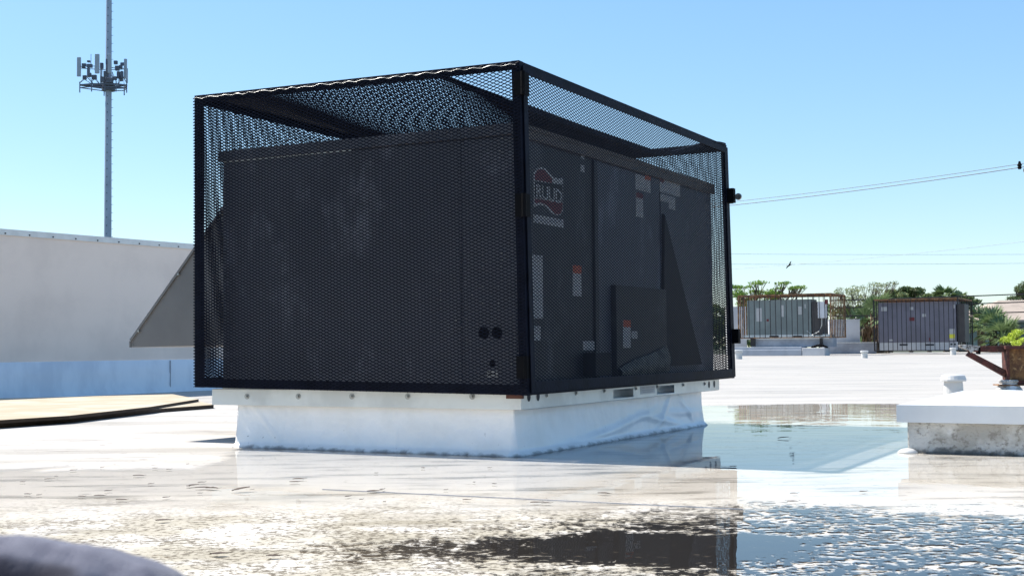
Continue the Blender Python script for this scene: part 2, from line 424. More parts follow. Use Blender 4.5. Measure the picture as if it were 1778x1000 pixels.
# near face panels: the wide panel and the narrow corner panel
FX = on_y(803, 450, BY0).x
b = MB(); b.box(BX0+.012, FX-.005, BY0-.007, BY0-.0005, BZ0+.02, BZ1-.04)
b.build('wide_end_panel', M['cabinet'], unit, bevel=.003)
b = MB(); b.box(FX+.005, BX1-.012, BY0-.007, BY0-.0005, BZ0+.02, BZ1-.04)
b.build('corner_panel', M['cabinet'], unit, bevel=.003)
for sx, sy in ((430,250),(500,243),(560,240),(620,243),(665,236),(712,236),(738,232),(760,222),(796,232),(880,226),(868,262),(868,275),(872,240),
               (838,442),(871,440),(873,452),(838,463),(870,462),(800,470),(784,480),(800,505),(838,498),(866,498),(820,512),(838,527),(866,527),
               (801,568),(888,622),(888,632),(800,632),(801,660),(385,500),(385,380),(765,505),(765,520),(765,535),(790,548),(792,556)):
    p = on_y(sx, sy, BY0-.008); MB().disc_y(p.x, p.z, BY0-.013, BY0-.0065, .0042, 8).build('screw', M['darkbolt'], unit)
for cx, cy, rr in ((840, 578, 10.5), (863, 578, 10.5), (855, 632, 6)):
    p = on_y(cx, cy, BY0-.008); k = MB()
    k.disc_y(p.x, p.z, BY0-.010, BY0-.0068, rr*7.05/FPX, 20)
    k.build('knockout', M['hole'], unit)
p = on_y(855, 649, BY0-.008); k = MB(); k.box(p.x-.033, p.x+.033, BY0-.010, BY0-.0068, p.z-.017, p.z+.017)
so_ = k.build('sticker', M['white'], unit); k = MB(); k.box(p.x-.022, p.x+.022, BY0-.0115, BY0-.0102, p.z-.004, p.z+.004); k.build('print', M['ink'], so_)

# long side (faces right): panels, posts, stickers
PX = BX1   # plane x
def on_side(px, py): return on_x(px, py, PX+.008)
def side_box(name, x0, y0, x1, y1, mat, t0=.0, t1=.006, parent=None, bev=0):
    p, q = on_side(x0, (y0+y1)/2), on_side(x1, (y0+y1)/2)
    pt, pb = on_side((x0+x1)/2, y0), on_side((x0+x1)/2, y1)
    k = MB(); k.box(PX+t0, PX+t1, p.y, q.y, pb.z, pt.z)
    return k.build(name, mat, parent or unit, bevel=bev)
y1033 = on_side(1033, 450).y; y1060 = on_side(1060, 500).y; y1148 = on_side(1148, 500).y; y1232 = on_side(1232, 500).y
def sbox(name, ya, yb, za, zb, mat, t0, t1, bev=.003):
    k = MB(); k.box(PX+t0, PX+t1, ya, yb, za, zb); return k.build(name, mat, unit, bevel=bev)
sbox('access_panel', BY0+.02, y1033-.03, BZ0+.02, BZ1-.055, M['cabinet_dark'], .0005, .008)
sbox('access_panel', y1033+.03, y1148-.01, BZ0+.02, BZ1-.055, M['cabinet'], .0005, .008)
sbox('access_panel', y1148+.01, BY1-.03, BZ0+.02, BZ1-.055, M['cabinet'], .0005, .008)
sbox('corner_post', y1033-.025, y1033+.025, BZ0, BZ1-.055, M['cabinet_dark'], .0005, .022)
zt = on_side(1105, 499).z
sbox('control_panel', y1060, y1148, BZ0+.03, zt, M['cabinet_dark'], .0085, .045)
# dark triangular plate
tri = [on_side(1149, 372), on_side(1147, 636), on_side(1214, 632)]
k = MB(); vs = [(PX+d, q.y, q.z) for d in (.010, .03) for q in tri]
k.add(vs, [(0, 1, 2), (5, 4, 3), (0, 3, 4, 1), (1, 4, 5, 2), (2, 5, 3, 0)]); k.build('dark_triangle', M['nearblack'], unit)
# pale rumpled sheet added for the sunlight thrown up off the water
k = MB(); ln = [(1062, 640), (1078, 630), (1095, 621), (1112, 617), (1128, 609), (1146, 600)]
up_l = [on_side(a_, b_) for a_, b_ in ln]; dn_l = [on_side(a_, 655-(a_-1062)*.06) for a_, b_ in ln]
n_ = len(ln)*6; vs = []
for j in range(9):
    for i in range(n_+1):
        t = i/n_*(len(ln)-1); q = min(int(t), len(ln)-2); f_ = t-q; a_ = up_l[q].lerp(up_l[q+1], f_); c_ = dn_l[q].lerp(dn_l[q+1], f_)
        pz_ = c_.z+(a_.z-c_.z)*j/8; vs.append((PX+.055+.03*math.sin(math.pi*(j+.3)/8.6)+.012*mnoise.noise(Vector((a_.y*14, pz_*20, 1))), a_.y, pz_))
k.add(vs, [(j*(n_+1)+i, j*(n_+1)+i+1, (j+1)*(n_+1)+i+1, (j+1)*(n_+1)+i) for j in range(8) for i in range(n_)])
k.build('bounce_sheet', M['bouncesheet'], unit, smooth=True)
side_box('junction_box', 1012, 612, 1040, 652, M['nearblack'], .009, .09, bev=.004)
# stickers
def sticker(x0, y0, x1, y1, head=None, tail=None, t=.0):
    o = side_box('sticker', x0, y0, x1, y1, M['white'], .0085+t, .0100+t)
    if head:
        hx0, hy0, hx1, hy1, mt = head
        side_box('print', hx0, hy0, hx1, hy1, mt, .0102+t, .0112+t, parent=o)
    nl = max(2, int((y1-y0)/7))
    for i in range(nl):
        yy = y0+(y1-y0)*(i+.6)/nl
        if head and head[1] <= yy <= head[3]: continue
        side_box('print', x0+(x1-x0)*.15, yy-.7, x0+(x1-x0)*(.85-.25*(i % 2)), yy+.7, M['greyink'], .0102+t, .0110+t, parent=o)
    return o
sticker(922, 443, 942, 553)
sticker(924, 566, 938, 591)
sticker(994, 461, 1009, 514, head=(994, 461, 1009, 475, M['orange']))
sticker(1072, 556, 1085, 604, head=(1072, 556, 1085, 568, M['orange']), t=.037)
sticker(1087, 575, 1097, 588, t=.037)
sticker(1103, 306, 1129, 332, head=(1119, 306, 1129, 313, M['orange']))
sticker(1104, 335, 1116, 377, head=(1104, 335, 1116, 344, M['red']))
sticker(1145, 309, 1180, 338, head=(1145, 309, 1152, 317, M['red']))
sticker(1146, 340, 1172, 352)
sticker(1161, 353, 1172, 364)
sticker(1008, 268, 1014, 276)
sticker(1008, 287, 1014, 299)
sticker(1012, 592, 1038, 608)
# maker's badge: wavy shield, lettering between a red crest and a red swoosh, name strip under it
def side_poly(name, pts, mat, t0, t1, parent):
    q = [on_side(*p) for p in pts]; n_ = len(q)
    k = MB(); k.add([(PX+t0, a.y, a.z) for a in q]+[(PX+t1, a.y, a.z) for a in q],
                    [tuple(range(n_))[::-1], tuple(range(n_, 2*n_))]+[(i, (i+1) % n_, n_+(i+1) % n_, n_+i) for i in range(n_)])
    return k.build(name, mat, parent)
top = [(926, 301), (931, 293), (938, 290), (946, 293), (953, 301), (961, 308), (970, 311), (977, 309)]
bot = [(977, 366), (973, 373), (966, 375), (958, 370), (950, 362), (943, 357), (935, 356), (926, 360)]
badge = side_poly('badge', top+bot, M['white'], .0085, .0100, unit)
side_poly('badge_crest', [(928, 303), (932, 296), (938, 293.5), (945, 296), (952, 304), (958, 310), (958, 318), (928, 313)], M['red'], .0102, .0112, badge)
side_poly('badge_swoosh', [(928, 345), (976, 352), (976, 364), (972, 371), (966, 372.5), (959, 368), (951, 359), (944, 354), (936, 352), (928, 353)], M['red'], .0102, .0112, badge)
side_poly('badge_field', [(928, 315), (976, 321), (976, 350), (928, 343)], M['ink'], .0102, .0112, badge)
def side_text(txt, x0, y0, x1, y1, mat, t, parent, name='lettering', slant=0):
    cu = bpy.data.curves.new('lettering', 'FONT'); cu.body = txt; cu.extrude = 0.0; cu.size = 1; cu.offset = .025
    to = bpy.data.objects.new('lettering_tmp', cu); C.objects.link(to)
    dg = bpy.context.evaluated_depsgraph_get(); me = bpy.data.meshes.new_from_object(to.evaluated_get(dg))
    bpy.data.objects.remove(to)
    co = np.array([v.co for v in me.vertices]); mn = co.min(0); mx = co.max(0)
    p, q = on_side(x0, y1), on_side(x1, y0)
    for v in me.vertices:
        fx = (v.co.x-mn[0])/(mx[0]-mn[0]); fy = (v.co.y-mn[1])/(mx[1]-mn[1])
        v.co = (PX+t, p.y+(q.y-p.y)*fx, p.z+(on_side((x0+x1)/2, y0).z-on_side((x0+x1)/2, y1).z)*fy)
    me.materials.clear(); me.materials.append(mat); me.name = name
    o = bpy.data.objects.new(name, me); C.objects.link(o); o.parent = parent; return o
side_text('RUUD', 930, 320, 974, 345, M['white'], .0128, badge)
ns = side_box('sticker', 926, 377, 978, 391, M['white'], .0085, .0100)
for i in range(6): side_box('print', 929+i*8, 381, 934+i*8, 387, M['greyink'], .0102, .0110, parent=ns)

# outside-air hood on the far-left side, near cheek faces the camera
HY0, HY1 = .42, 2.7
tip = on_y(229, 592, HY0); tipb = on_y(229, 603, HY0); tw = on_y(335, 405, HY0)
sl = (tw.z-tip.z)/(tw.x-tip.x); HZ = tip.z+sl*(BX0-tip.x)
if HZ > BZ1-.05: HZ = BZ1-.05
prof = [(tip.x, tip.z), (tip.x, tipb.z), (BX0-.001, tipb.z+.01), (BX0-.001, HZ)]
hood = MB(); hood.add([(x_, HY0, z_) for x_, z_ in prof]+[(x_, HY1, z_) for x_, z_ in prof],
   [(0, 1, 2, 3), (7, 6, 5, 4), (0, 4, 5, 1), (1, 5, 6, 2), (3, 7, 4, 0)])
ho = hood.build('intake_hood', M['hood'], unit, bevel=.003)
k = MB(); k.beam((tip.x-.004, HY0-.006, tip.z+.004), (BX0-.004, HY0-.006, HZ+.004), .012, .016, upv=(0, 0, 1)); 
k.beam((tip.x-.006, HY0-.006, tip.z), (tip.x-.006, HY0-.006, tipb.z), .012, .012); k.build('edge_flange', M['hood'], ho)
for f_ in (.06, .4, .75):
    MB().disc_y(tip.x+(BX0-tip.x)*f_+.01, tip.z+(HZ-tip.z)*f_, HY0-.016, HY0-.001, .007, 8).build('screw', M['bolt'], ho)

# galvanised base rail, its bolts, fork slots, holes
RX0, RX1, RY0, RY1, RZ0, RZ1 = -2.174, -.0804, .1102, 3.3155, .2535, .348
b = MB()
b.box(RX0, RX1, RY0, RY0+.004, RZ0, RZ1); b.box(RX0, RX1, RY0+.004, RY0+.05, RZ1-.004, RZ1); b.box(RX0, RX1, RY0+.004, RY0+.03, RZ0, RZ0+.004)
b.box(RX0, RX1, RY1-.004, RY1, RZ0, RZ1); b.box(RX0, RX0+.004, RY0+.004, RY1-.004, RZ0, RZ1)
ysl = [on_x(px_, 678, RX1).y for px_ in (1065, 1100, 1141, 1171)]
zs0, zs1 = RZ0+.012, RZ1-.03
for ya, yb in ((RY0+.004, ysl[0]), (ysl[1], ysl[2]), (ysl[3], RY1-.004)): b.box(RX1-.004, RX1, ya, yb, RZ0, RZ1)
for ya, yb in ((ysl[0], ysl[1]), (ysl[2], ysl[3])): b.box(RX1-.004, RX1, ya, yb, RZ0, zs0); b.box(RX1-.004, RX1, ya, yb, zs1, RZ1)
b.box(RX1-.03, RX1-.004, RY0+.05, RY1-.004, RZ0-.003, RZ0)
b.box(BX0, BX1-.02, BY0, BY1, RZ1, BZ0+.001, 0)
rail = b.build('base_rail', M['galv'], unit, bevel=.0015)
for px_ in (429, 518, 611, 708, 820):
    p = on_y(px_, 688, RY0); k = MB(); k.disc_y(p.x, p.z, RY0-.004, RY0-.0003, .017, 16); k.disc_y(p.x, p.z, RY0-.014, RY0-.004, .0085, 6)
    k.build('bolt', M['bolt'], rail, bevel=.001)
for px_, py_ in ((949, 686), (1000, 682), (1049, 678), (1104, 674), (1141, 671), (1186, 668), (1223, 666)):
    p = on_x(px_, py_, RX1); k = MB(); k.tube([(RX1+.0003, p.y, p.z), (RX1+.003, p.y, p.z)], .014, 12); k.tube([(RX1+.003, p.y, p.z), (RX1+.011, p.y, p.z)], .008, 6)
    k.build('bolt', M['bolt'], rail)
for px_, py_ in ((918, 688), (934, 687), (1231, 667), (1240, 666)):
    p = on_x(px_, py_, RX1); k = MB()
    pts = [(RX1+.0012, p.y+.020*math.cos(t), p.z-.002+.026*math.sin(t)) for t in np.linspace(0, 2*math.pi, 18, endpoint=False)]
    k.add(pts, [tuple(range(18))]); k.build('lifting_hole', M['slot'], rail)
k = MB()
for ya, yb in ((ysl[0], ysl[1]), (ysl[2], ysl[3])): k.box(RX1-.16, RX1-.03, ya-.002, ya+.002, zs0, zs1); k.box(RX1-.16, RX1-.15, ya, yb, zs0-.01, zs1+.01)
k.build('fork_pocket', M['slot'], rail)
ya, yb = on_x(1112, 673, RX1).y, on_x(1137, 673, RX1).y
k = MB(); k.box(RX1+.0004, RX1+.0016, ya, yb, RZ0+.022, RZ1-.022); pl = k.build('data_plate', M['white'], rail)
for i, (f0, f1, zz) in enumerate(((.1, .3, .8), (.4, .65, .8), (.75, .9, .8), (.1, .9, .5), (.15, .85, .25))):
    k = MB(); k.box(RX1+.0018, RX1+.0026, ya+(yb-ya)*f0, ya+(yb-ya)*f1, RZ0+.022+.05*zz-.003, RZ0+.022+.05*zz+.002); k.build('print', M['greyink'], pl)
k = MB(); k.box(RX1-.075, RX1+.02, RY0-.03, RY0-.004, RZ1-.035, RZ1-.002); k.build('corner_bracket', M['rustbracket'], unit, bevel=.002)

# ---- roof curb wrapped in white membrane (wrinkled)
curb = thing('roof_curb', CORNER, -YAW)
tag(curb, 'low white membrane wrapped curb under the caged air conditioner, edge of the puddle', 'roof curb')
CX0, CX1, CY0, CY1 = -2.027, -.156, .173, 3.131
def wrap():
    per = []
    def seg(p, q, nrm, n_):
        for i in range(n_):
            t = i/n_; per.append((p[0]+(q[0]-p[0])*t, p[1]+(q[1]-p[1])*t, nrm, t, math.hypot(q[0]-p[0], q[1]-p[1])))
    seg((CX0, CY0), (CX1, CY0), (0, -1), 150); seg((CX1, CY0), (CX1, CY1), (1, 0), 220); seg((CX1, CY1), (CX0, CY1), (0, 1), 60); seg((CX0, CY1), (CX0, CY0), (-1, 0), 60)
    nzr = 26; k = MB(); n_ = len(per)
    for j in range(nzr+1):
        h = j/nzr; z = h*.262
        flare = .03*(1-h)**2 + (.03*max(0, 1-h*9) if h < .12 else 0)
        for x_, y_, nr, t, L_ in per:
            s_ = t*L_
            w = .006*mnoise.noise(Vector((x_*3.2, y_*3.2, z*5)))*min(1, 4*h*(1-h)+.2)
            if nr == (1, 0):
                # long folds towards the far end of the long side
                for (sa, za, sb, zb, amp) in ((.9, .03, 2.1, .16, .012), (1.7, .14, 2.5, .03, .014), (2.0, .02, 2.35, .25, .016), (2.45, .24, 2.75, .03, .016), (2.2, .13, 2.9, .10, .012), (.5, .02, 1.6, .07, .008)):
                    ux, uz = sb-sa, zb-za; L2 = ux*ux+uz*uz
                    tt = min(1, max(0, ((s_-sa)*ux+(z-za)*uz)/L2)); dd = math.hypot(s_-sa-ux*tt, z-za-uz*tt)
                    w += amp*math.exp(-(dd/.022)**2)*math.sin(math.pi*min(1, max(0, tt*.9+.05)))
            if nr == (0, -1):
                for (sa, za, sb, zb, amp) in ((.03, .26, .07, .19, .006), (.10, .26, .32, .05, .006), (.34, .26, .33, .02, .004), (1.12, .26, 1.14, .02, .004)):
                    ux, uz = sb-sa, zb-za; L2 = ux*ux+uz*uz
                    tt = min(1, max(0, ((s_-sa)*ux+(z-za)*uz)/L2)); dd = math.hypot(s_-sa-ux*tt, z-za-uz*tt)
                    w += amp*math.exp(-(dd/.008)**2)
            e = min(t, 1-t)*L_; 
            k.v.append((x_+nr[0]*(flare+w), y_+nr[1]*(flare+w), z if j else -.01))
    for j in range(nzr):
        for i in range(n_): k.f.append((j*n_+i, j*n_+(i+1) % n_, (j+1)*n_+(i+1) % n_, (j+1)*n_+i)); k.m.append(0)
    k.f.append(tuple(range(nzr*n_, nzr*n_+n_))); k.m.append(0)
    return k
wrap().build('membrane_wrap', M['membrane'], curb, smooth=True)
k = MB(); k.box(CX0+.02, CX1-.02, CY0+.02, CY1-.02, .2625, .3465); k.build('curb_nailer', M['galv'], curb)

# ================================================================== THE CAGE
GL, GR, GZ0, GZ1 = 2.222, 3.4018, .3441, 2.094
cage = thing('security_cage', CORNER, -YAW)
tag(cage, 'big black expanded metal security cage enclosing the large rooftop air conditioner', 'cage')
def lean(x, y, z):                       # the cage is a little out of square, as built
    fx = 1+x/GL; h = (z-1.219)/.875      # fx 1 at the near corner edge, 0 at the left edge
    fy = y/GR
    dx = -.017*h*fx - .004*(1-fx)*h
    dz = .017*(1-fx)*(1-fy) - .011*fx*(1-fy) - .006*fx*fy
    return (x+dx, y, z+dz)
def vlean(P):
    x, y, z = P[:, 0], P[:, 1], P[:, 2]; fx = 1+x/GL; h = (z-1.219)/.875; fy = y/GR
    return np.stack([x-.017*h*fx-.004*(1-fx)*h, y, z+.017*(1-fx)*(1-fy)-.011*fx*(1-fy)-.006*fx*fy], 1)
A = .048                                  # angle iron leg
def frame_member(name, boxes, mat=None):
    k = MB()
    for bx in boxes: k.box(*bx)
    return k.build(name, mat or M['black'], cage, fn=lean, bevel=.0015)
T = .005
i_ = .004
# four corner posts as angles
frame_member('corner_post', [(-GL+i_, -GL+.075, i_, i_+T, GZ0, GZ1), (-GL+i_, -GL+i_+T, i_+T, .075, GZ0, GZ1)])
frame_member('corner_post', [(-.050, -.004, i_, i_+T, GZ0, GZ1), (-.0085, -.004, i_+T, .055, GZ0, GZ1)])
frame_member('corner_post', [(-.050, -.004, GR-T-i_, GR-i_, GZ0, GZ1), (-.009, -.004, GR-.06, GR-T-i_, GZ0, GZ1)])
frame_member('corner_post', [(-GL+i_, -GL+.05, GR-T-i_, GR-i_, GZ0, GZ1), (-GL+i_, -GL+i_+T, GR-.05, GR-T-i_, GZ0, GZ1)])
for z0_, z1_, zf0, zf1 in ((GZ1-A, GZ1-.001, GZ1-.006, GZ1-.001), (GZ0+.001, GZ0+.055, GZ0+.001, GZ0+.006)):
    top_ = z0_ > 1
    nm = 'top_rail' if top_ else 'bottom_rail'
    frame_member(nm, [(-GL+.0755, -.0505, i_+.001, i_+T, z0_, z1_), (-GL+.0755, -.0505, i_+T, .045, zf0, zf1)])
    frame_member(nm, [(-GL+.051, -.0505, GR-T-i_, GR-i_-.001, z0_, z1_), (-GL+.051, -.0505, GR-.045, GR-T-i_, zf0, zf1)])
    frame_member(nm, [(-GL+i_+.001, -GL+i_+T, .0755, GR-.051, z0_, z1_), (-GL+i_+T, -GL+.045, .0755, GR-.051, zf0, zf1)])
    if top_: frame_member(nm, [(-.010, -.0045, .056, GR-.061, z0_, z1_), (-.045, -.010, .056, GR-.061, zf0, zf1)])
frame_member('bottom_rail', [(-.009, -.0045, .056, GR-.061, GZ0+.001, GZ0+.03)])
# door frame on the long side (flat bars standing proud of the posts)
DX0, DX1 = .001, .007
frame_member('door_frame', [(DX0, DX1, .030, .078, GZ0+.012, GZ1-.022), (DX0, DX1, GR-.085, GR-.012, GZ0+.012, GZ1-.022),
                            (DX0, DX1, .078, GR-.085, GZ1-.066, GZ1-.022), (DX0, DX1, .078, GR-.085, GZ0+.012, GZ0+.072)])

def expanded(W_, H_, lw=.044, sw=.018, s=.0052, th=.0018, jit=0.0):
    """lattice of flat strands in (u, w) with thickness in n; returns verts (u,w,n) and quads"""
    ni = int(round(W_/(lw/2))); nj = int(round(H_/(sw/2)))
    du, dw = W_/ni, H_/nj
    I, J = np.meshgrid(np.arange(ni), np.arange(nj+1), indexing='ij')
    I = I.ravel(); J = J.ravel(); k = (I+J) % 2 == 0; I = I[k]; J = J[k]
    segs = []
    for dj in (1, -1):
        ok = (J+dj >= 0) & (J+dj <= nj)
        a = np.stack([I[ok]*du, J[ok]*dw], 1); b_ = np.stack([(I[ok]+1)*du, (J[ok]+dj)*dw], 1)
        segs.append((a, b_, dj))
    # the other diagonal families start on odd nodes
    I2, J2 = np.meshgrid(np.arange(1, ni+1), np.arange(nj+1), indexing='ij')
    I2 = I2.ravel(); J2 = J2.ravel(); k = (I2+J2) % 2 == 0; I2 = I2[k]; J2 = J2[k]
    for dj in (1, -1):
        ok = (J2+dj >= 0) & (J2+dj <= nj)
        a = np.stack([(I2[ok]-1)*du, (J2[ok]+dj)*dw], 1); b_ = np.stack([I2[ok]*du, J2[ok]*dw], 1)
        segs.append((a, b_, -dj))
    V = []; F = []; off = 0
    seen = None
    P = np.concatenate([q[0] for q in segs]); Q = np.concatenate([q[1] for q in segs])
    key = np.round(np.concatenate([P, Q], 1)/np.array([du, dw, du, dw])).astype(int)
    _, ix = np.unique(key, axis=0, return_index=True); P = P[ix]; Q = Q[ix]
    d = Q-P; L_ = np.linalg.norm(d, axis=1, keepdims=True); d = d/L_; nn = np.stack([-d[:, 1], d[:, 0]], 1)*s/2
    P = P-d*.001; Q = Q+d*.001
    sgn = np.sign(d[:, 1:2])
    N_ = len(P); z0 = np.zeros((N_, 1)); tl = .0011       # strands twist slightly out of plane
    c = [np.concatenate([P+nn, z0+th/2+tl], 1), np.concatenate([P-nn, z0+th/2-tl], 1), np.concatenate([P-nn, z0-th/2-tl], 1), np.concatenate([P+nn, z0-th/2+tl], 1),
         np.concatenate([Q+nn, z0+th/2+tl], 1), np.concatenate([Q-nn, z0+th/2-tl], 1), np.concatenate([Q-nn, z0-th/2-tl], 1), np.concatenate([Q+nn, z0-th/2+tl], 1)]
    V = np.stack(c, 1).reshape(-1, 3); base = (np.arange(N_)*8)[:, None]
    F = np.concatenate([base+np.array(q) for q in ((0, 1, 5, 4), (1, 2, 6, 5), (2, 3, 7, 6), (3, 0, 4, 7))], 0)
    return V, F
def mesh_panel(name, W_, H_, fn, **kw):
    V, F = expanded(W_, H_, **kw); V = vlean(fn(V)); return np_mesh(name, V, F, M['blackmesh'], cage)
# near short face: mesh laid over the outside of the frame
def wob(u, w, a=.004): return a*np.sin(u*3.1+1)*np.sin(w*2.3+.4)
mesh_panel('mesh_panel', GL-.004, GZ1-GZ0-.014, lambda V: np.stack([-GL+.002+V[:, 0], -.0015+V[:, 2]-np.abs(wob(V[:, 0], V[:, 1])), GZ0+.003+V[:, 1]], 1))
# door mesh, behind the door bars
mesh_panel('door_mesh', GR-.07, GZ1-GZ0-.05, lambda V: np.stack([-.0025+V[:, 2]*.6, .035+V[:, 0], GZ0+.02+V[:, 1]], 1), th=.0015, s=.0047)
k = MB(); pts = []  # bright wavy tube drawn for the sun glint along the cut mesh edge
for i in range(221):
    x_ = -GL+.01+(GL-.03)*i/220; pts.append((x_, -.0075, GZ1-.020+.004*math.sin(i*.62+.8*math.sin(i*.17))+.004*mnoise.noise(Vector((x_*9, 0, 0)))))
k.tube(pts, [.0005+.0022*max(0, mnoise.noise(Vector((i*.16, 4, 0)))) for i in range(221)], 5); k.build('cut_edge_glint', M['galv'], cage, fn=lean)
# far side and back
mesh_panel('mesh_panel', GR-.03, GZ1-GZ0-.02, lambda V: np.stack([-GL-.001+V[:, 2], .015+V[:, 0], GZ0+.01+V[:, 1]], 1))
mesh_panel('mesh_panel', GL-.03, GZ1-GZ0-.02, lambda V: np.stack([-GL+.015+V[:, 0], GR+.001+V[:, 2], GZ0+.01+V[:, 1]], 1))
# lid mesh, sagging away from the door-side rail
def sag(x, y):
    fx = 1+x/GL; fy = y/GR
    edge = np.clip(fx/.55, 0, 1); edge = edge*edge*(3-2*edge)*(1.25-.25*fx)
    near = np.clip((fx-.76)/.24, 0, 1)
    k = np.clip(fy/.26, 0, 1); k = k*(2-k)
    e = edge*k + near*(1-k)
    tail = np.clip((1-fy)/.45, 0, 1); tail = tail*tail*(3-2*tail)
    return e*.24*tail + .03*np.sin(np.pi*np.clip(fx, 0, 1))*np.sin(np.pi*np.clip(fy, 0, 1))
def lid(V):
    x = -GL+.004+V[:, 1]; y = .006+V[:, 0]
    return np.stack([x, y, GZ1-.002+V[:, 2]-sag(x, y)], 1)
mesh_panel('lid_mesh', GR-.012, GL-.02, lid)
# the loose edge strip of the lid
k = MB(); N_ = 60
def lidpt(x, y, dz=0): return Vector((x, y, GZ1-.002-float(sag(np.array(x), np.array(y)))+dz))
pts = [lidpt(-.022, .01+(GR-.03)*i/N_) for i in range(N_+1)]
for i in range(N_):
    k.beam(pts[i], pts[i+1]+(pts[i+1]-pts[i])*.02, .035, .030)
k.build('lid_edge_strip', M['black'], cage, fn=lean)
k = MB(); pts = [lidpt(-.50+.48*i/16, .014, -.008) for i in range(17)]
for i in range(16): k.beam(pts[i], pts[i+1], .012, .03)
k.build('lid_edge_strip', M['black'], cage, fn=lean)
k = MB(); k.beam((-GL+.03, GR*.5, GZ1-.03), (-.03, GR*.5, GZ1-.03), .03, .03)
# hinges down the near corner
def hinge(px_, py0, py1):
    p0, p1 = on_x(px_, py0, .01), on_x(px_, py1, .01)
    k = MB(); yc = .012
    k.box(.0075, .0125, -.004, .055, p1.z, p0.z); k.box(-.042, -.001, -.014, -.009, p1.z, p0.z)
    k.tube([(.010, -.012, p1.z), (.010, -.012, p0.z)], .0125, 12)
    for zz in (.33, .66): 
        z_ = p1.z+(p0.z-p1.z)*zz; k.tube([(.010, -.012, z_-.002), (.010, -.012, z_+.002)], .0137, 12)
    k.build('hinge', M['hardware'], cage)
hinge(906, 123, 163); hinge(912, 336, 376); hinge(922, 618, 656)
k = MB(); 
# lock hasps with padlocks on the far upright of the door
for py0, py1, w_ in ((327, 352, .085), (570, 595, .085)):
    zt_, zb_ = on_y(1266, py0, GR-.02).z, on_y(1266, py1, GR-.02).z
    k = MB(); k.box(.0075, .058, GR-.07, GR-.02, zb_, zt_); k.box(-.02, .03, GR+.004, GR+.012, zb_, zt_)
    h_ = k.build('hasp', M['hardware'], cage, bevel=.002, fn=lean)
zt_ = on_y(1268, 340, GR-.03).z
k = MB(); k.tube([(.075, GR-.045, zt_-.012), (.075, GR-.03, zt_-.012)], .026, 14); k.tube([(.082, GR-.045, zt_-.014), (.082, GR-.022, zt_-.014)], .012, 10)
k.build('padlock', M['brass'], cage, bevel=.002)

# ================================================================== FAR LEFT PARAPET
P0 = at(0, 690, 15.7); P0.z = 0; dirw = Vector((.557, .83, 0)).normalized()
par = thing('parapet_wall', (P0.x, P0.y, 0), math.atan2(dirw.y, dirw.x))
tag(par, 'long beige panelled parapet wall with blue white base, left of the caged unit', 'wall')
LW0, LW1 = -9.0, 12.0
zb_ = .45; ztop = 2.03
k = MB(); k.box(LW0, LW1, 0, .25, zb_, ztop); k.build('wall_panel', M['beige'], par)
k = MB(); nx = 120
for j, (yy, zz) in enumerate(((-.10, -.05), (-.085, .02), (-.035, .10), (-.03, .26), (-.022, .28), (-.022, .440), (-.002, .452))):
    for i in range(nx+1):
        x_ = LW0+(LW1-LW0)*i/nx
        k.v.append((x_, yy+.012*mnoise.noise(Vector((x_*1.3, zz*4, 2))), zz+(roof_z(*(P0+dirw*x_).xy[:]) if j == 0 else 0)))
for j in range(6):
    for i in range(nx): k.f.append((j*(nx+1)+i, j*(nx+1)+i+1, (j+1)*(nx+1)+i+1, (j+1)*(nx+1)+i)); k.m.append(0)
k.build('base_flashing', M['basewhite'], par, smooth=True)
k = MB(); k.box(LW0, LW1, -.015, .27, ztop+.001, ztop+.03); k.box(LW0, LW1, -.015, -.011, ztop-.045, ztop+.001); cp = k.build('coping', M['capmetal'], par)
for i in range(60):
    x_ = LW0+.2+.34*i
    if x_ < LW1: MB().disc_y(x_, ztop-.024, -.024, -.0151, .009, 8).build('screw', M['hardware'], cp)
# sealed joint and faint scar
k = MB(); k.box(2.6, 2.608, -.045, -.022, .05, .44); k.build('joint', M['greyink'], par)

# tan boards lying on the roof at the left
def board(name, pts, z0_, z1_, label):
    c = sum((Vector((*p, 0)) for p in pts), Vector())/len(pts); n_ = len(pts)
    o = thing(name, (c.x, c.y, 0)); k = MB()
    vs = [(p[0]-c.x, p[1]-c.y, z0_) for p in pts]+[(p[0]-c.x, p[1]-c.y, z1_) for p in pts]
    k.add(vs, [tuple(range(n_, 2*n_))], 0); k.add(vs, [tuple(range(n_))[::-1]]+[(i, (i+1) % n_, n_+(i+1) % n_, n_+i) for i in range(n_)], 1)
    k.build('board', [M['board'], M['boardedge']], o); tag(o, label, 'board')
def g2(px_, py_, z=0): q = gnd(px_, py_, z); return (q.x, q.y)
def lerp2(a, b_, t): return (a[0]+(b_[0]-a[0])*t, a[1]+(b_[1]-a[1])*t)
f0, f1 = g2(-60, 748), g2(371, 709)
front_edge = [f0, lerp2(g2(150, 731), g2(150, 729), .5), g2(280, 716), f1]
board('roof_board', front_edge+[g2(300, 690), g2(-60, 700)], .001, .038, 'sun bleached tan board lying on the roof below the beige wall, lower of two')
board('roof_board', [g2(-60, 739, .04), g2(120, 727, .04), g2(260, 711, .04), g2(345, 697, .04), g2(300, 688, .04), g2(-60, 697, .04)], .0385, .066, 'tan board resting on top of another board below the beige wall')

# ================================================================== RIGHT FRONT CURB (capped opening)
co_ = at(1557, 738, 7.0); co_.z = 0
o_loc = gnd(1572, 790)
cb = thing('capped_roof_curb', (co_.x, co_.y, 0), -YAW)
tag(cb, 'low concrete curb with white sheet metal lid at the right edge beside the puddle', 'roof curb')
k = MB(); k.box(.045, 3.2, .05, 2.1, -.01, .168)
cc = k.build('concrete_base', M['concrete'], cb, bevel=.008)
k = MB(); k.box(0, 3.25, 0, 2.2, .166, .170); k.box(0, 3.25, 0, .003, .170, .2575); k.box(0, .003, .003, 2.2, .170, .2575)
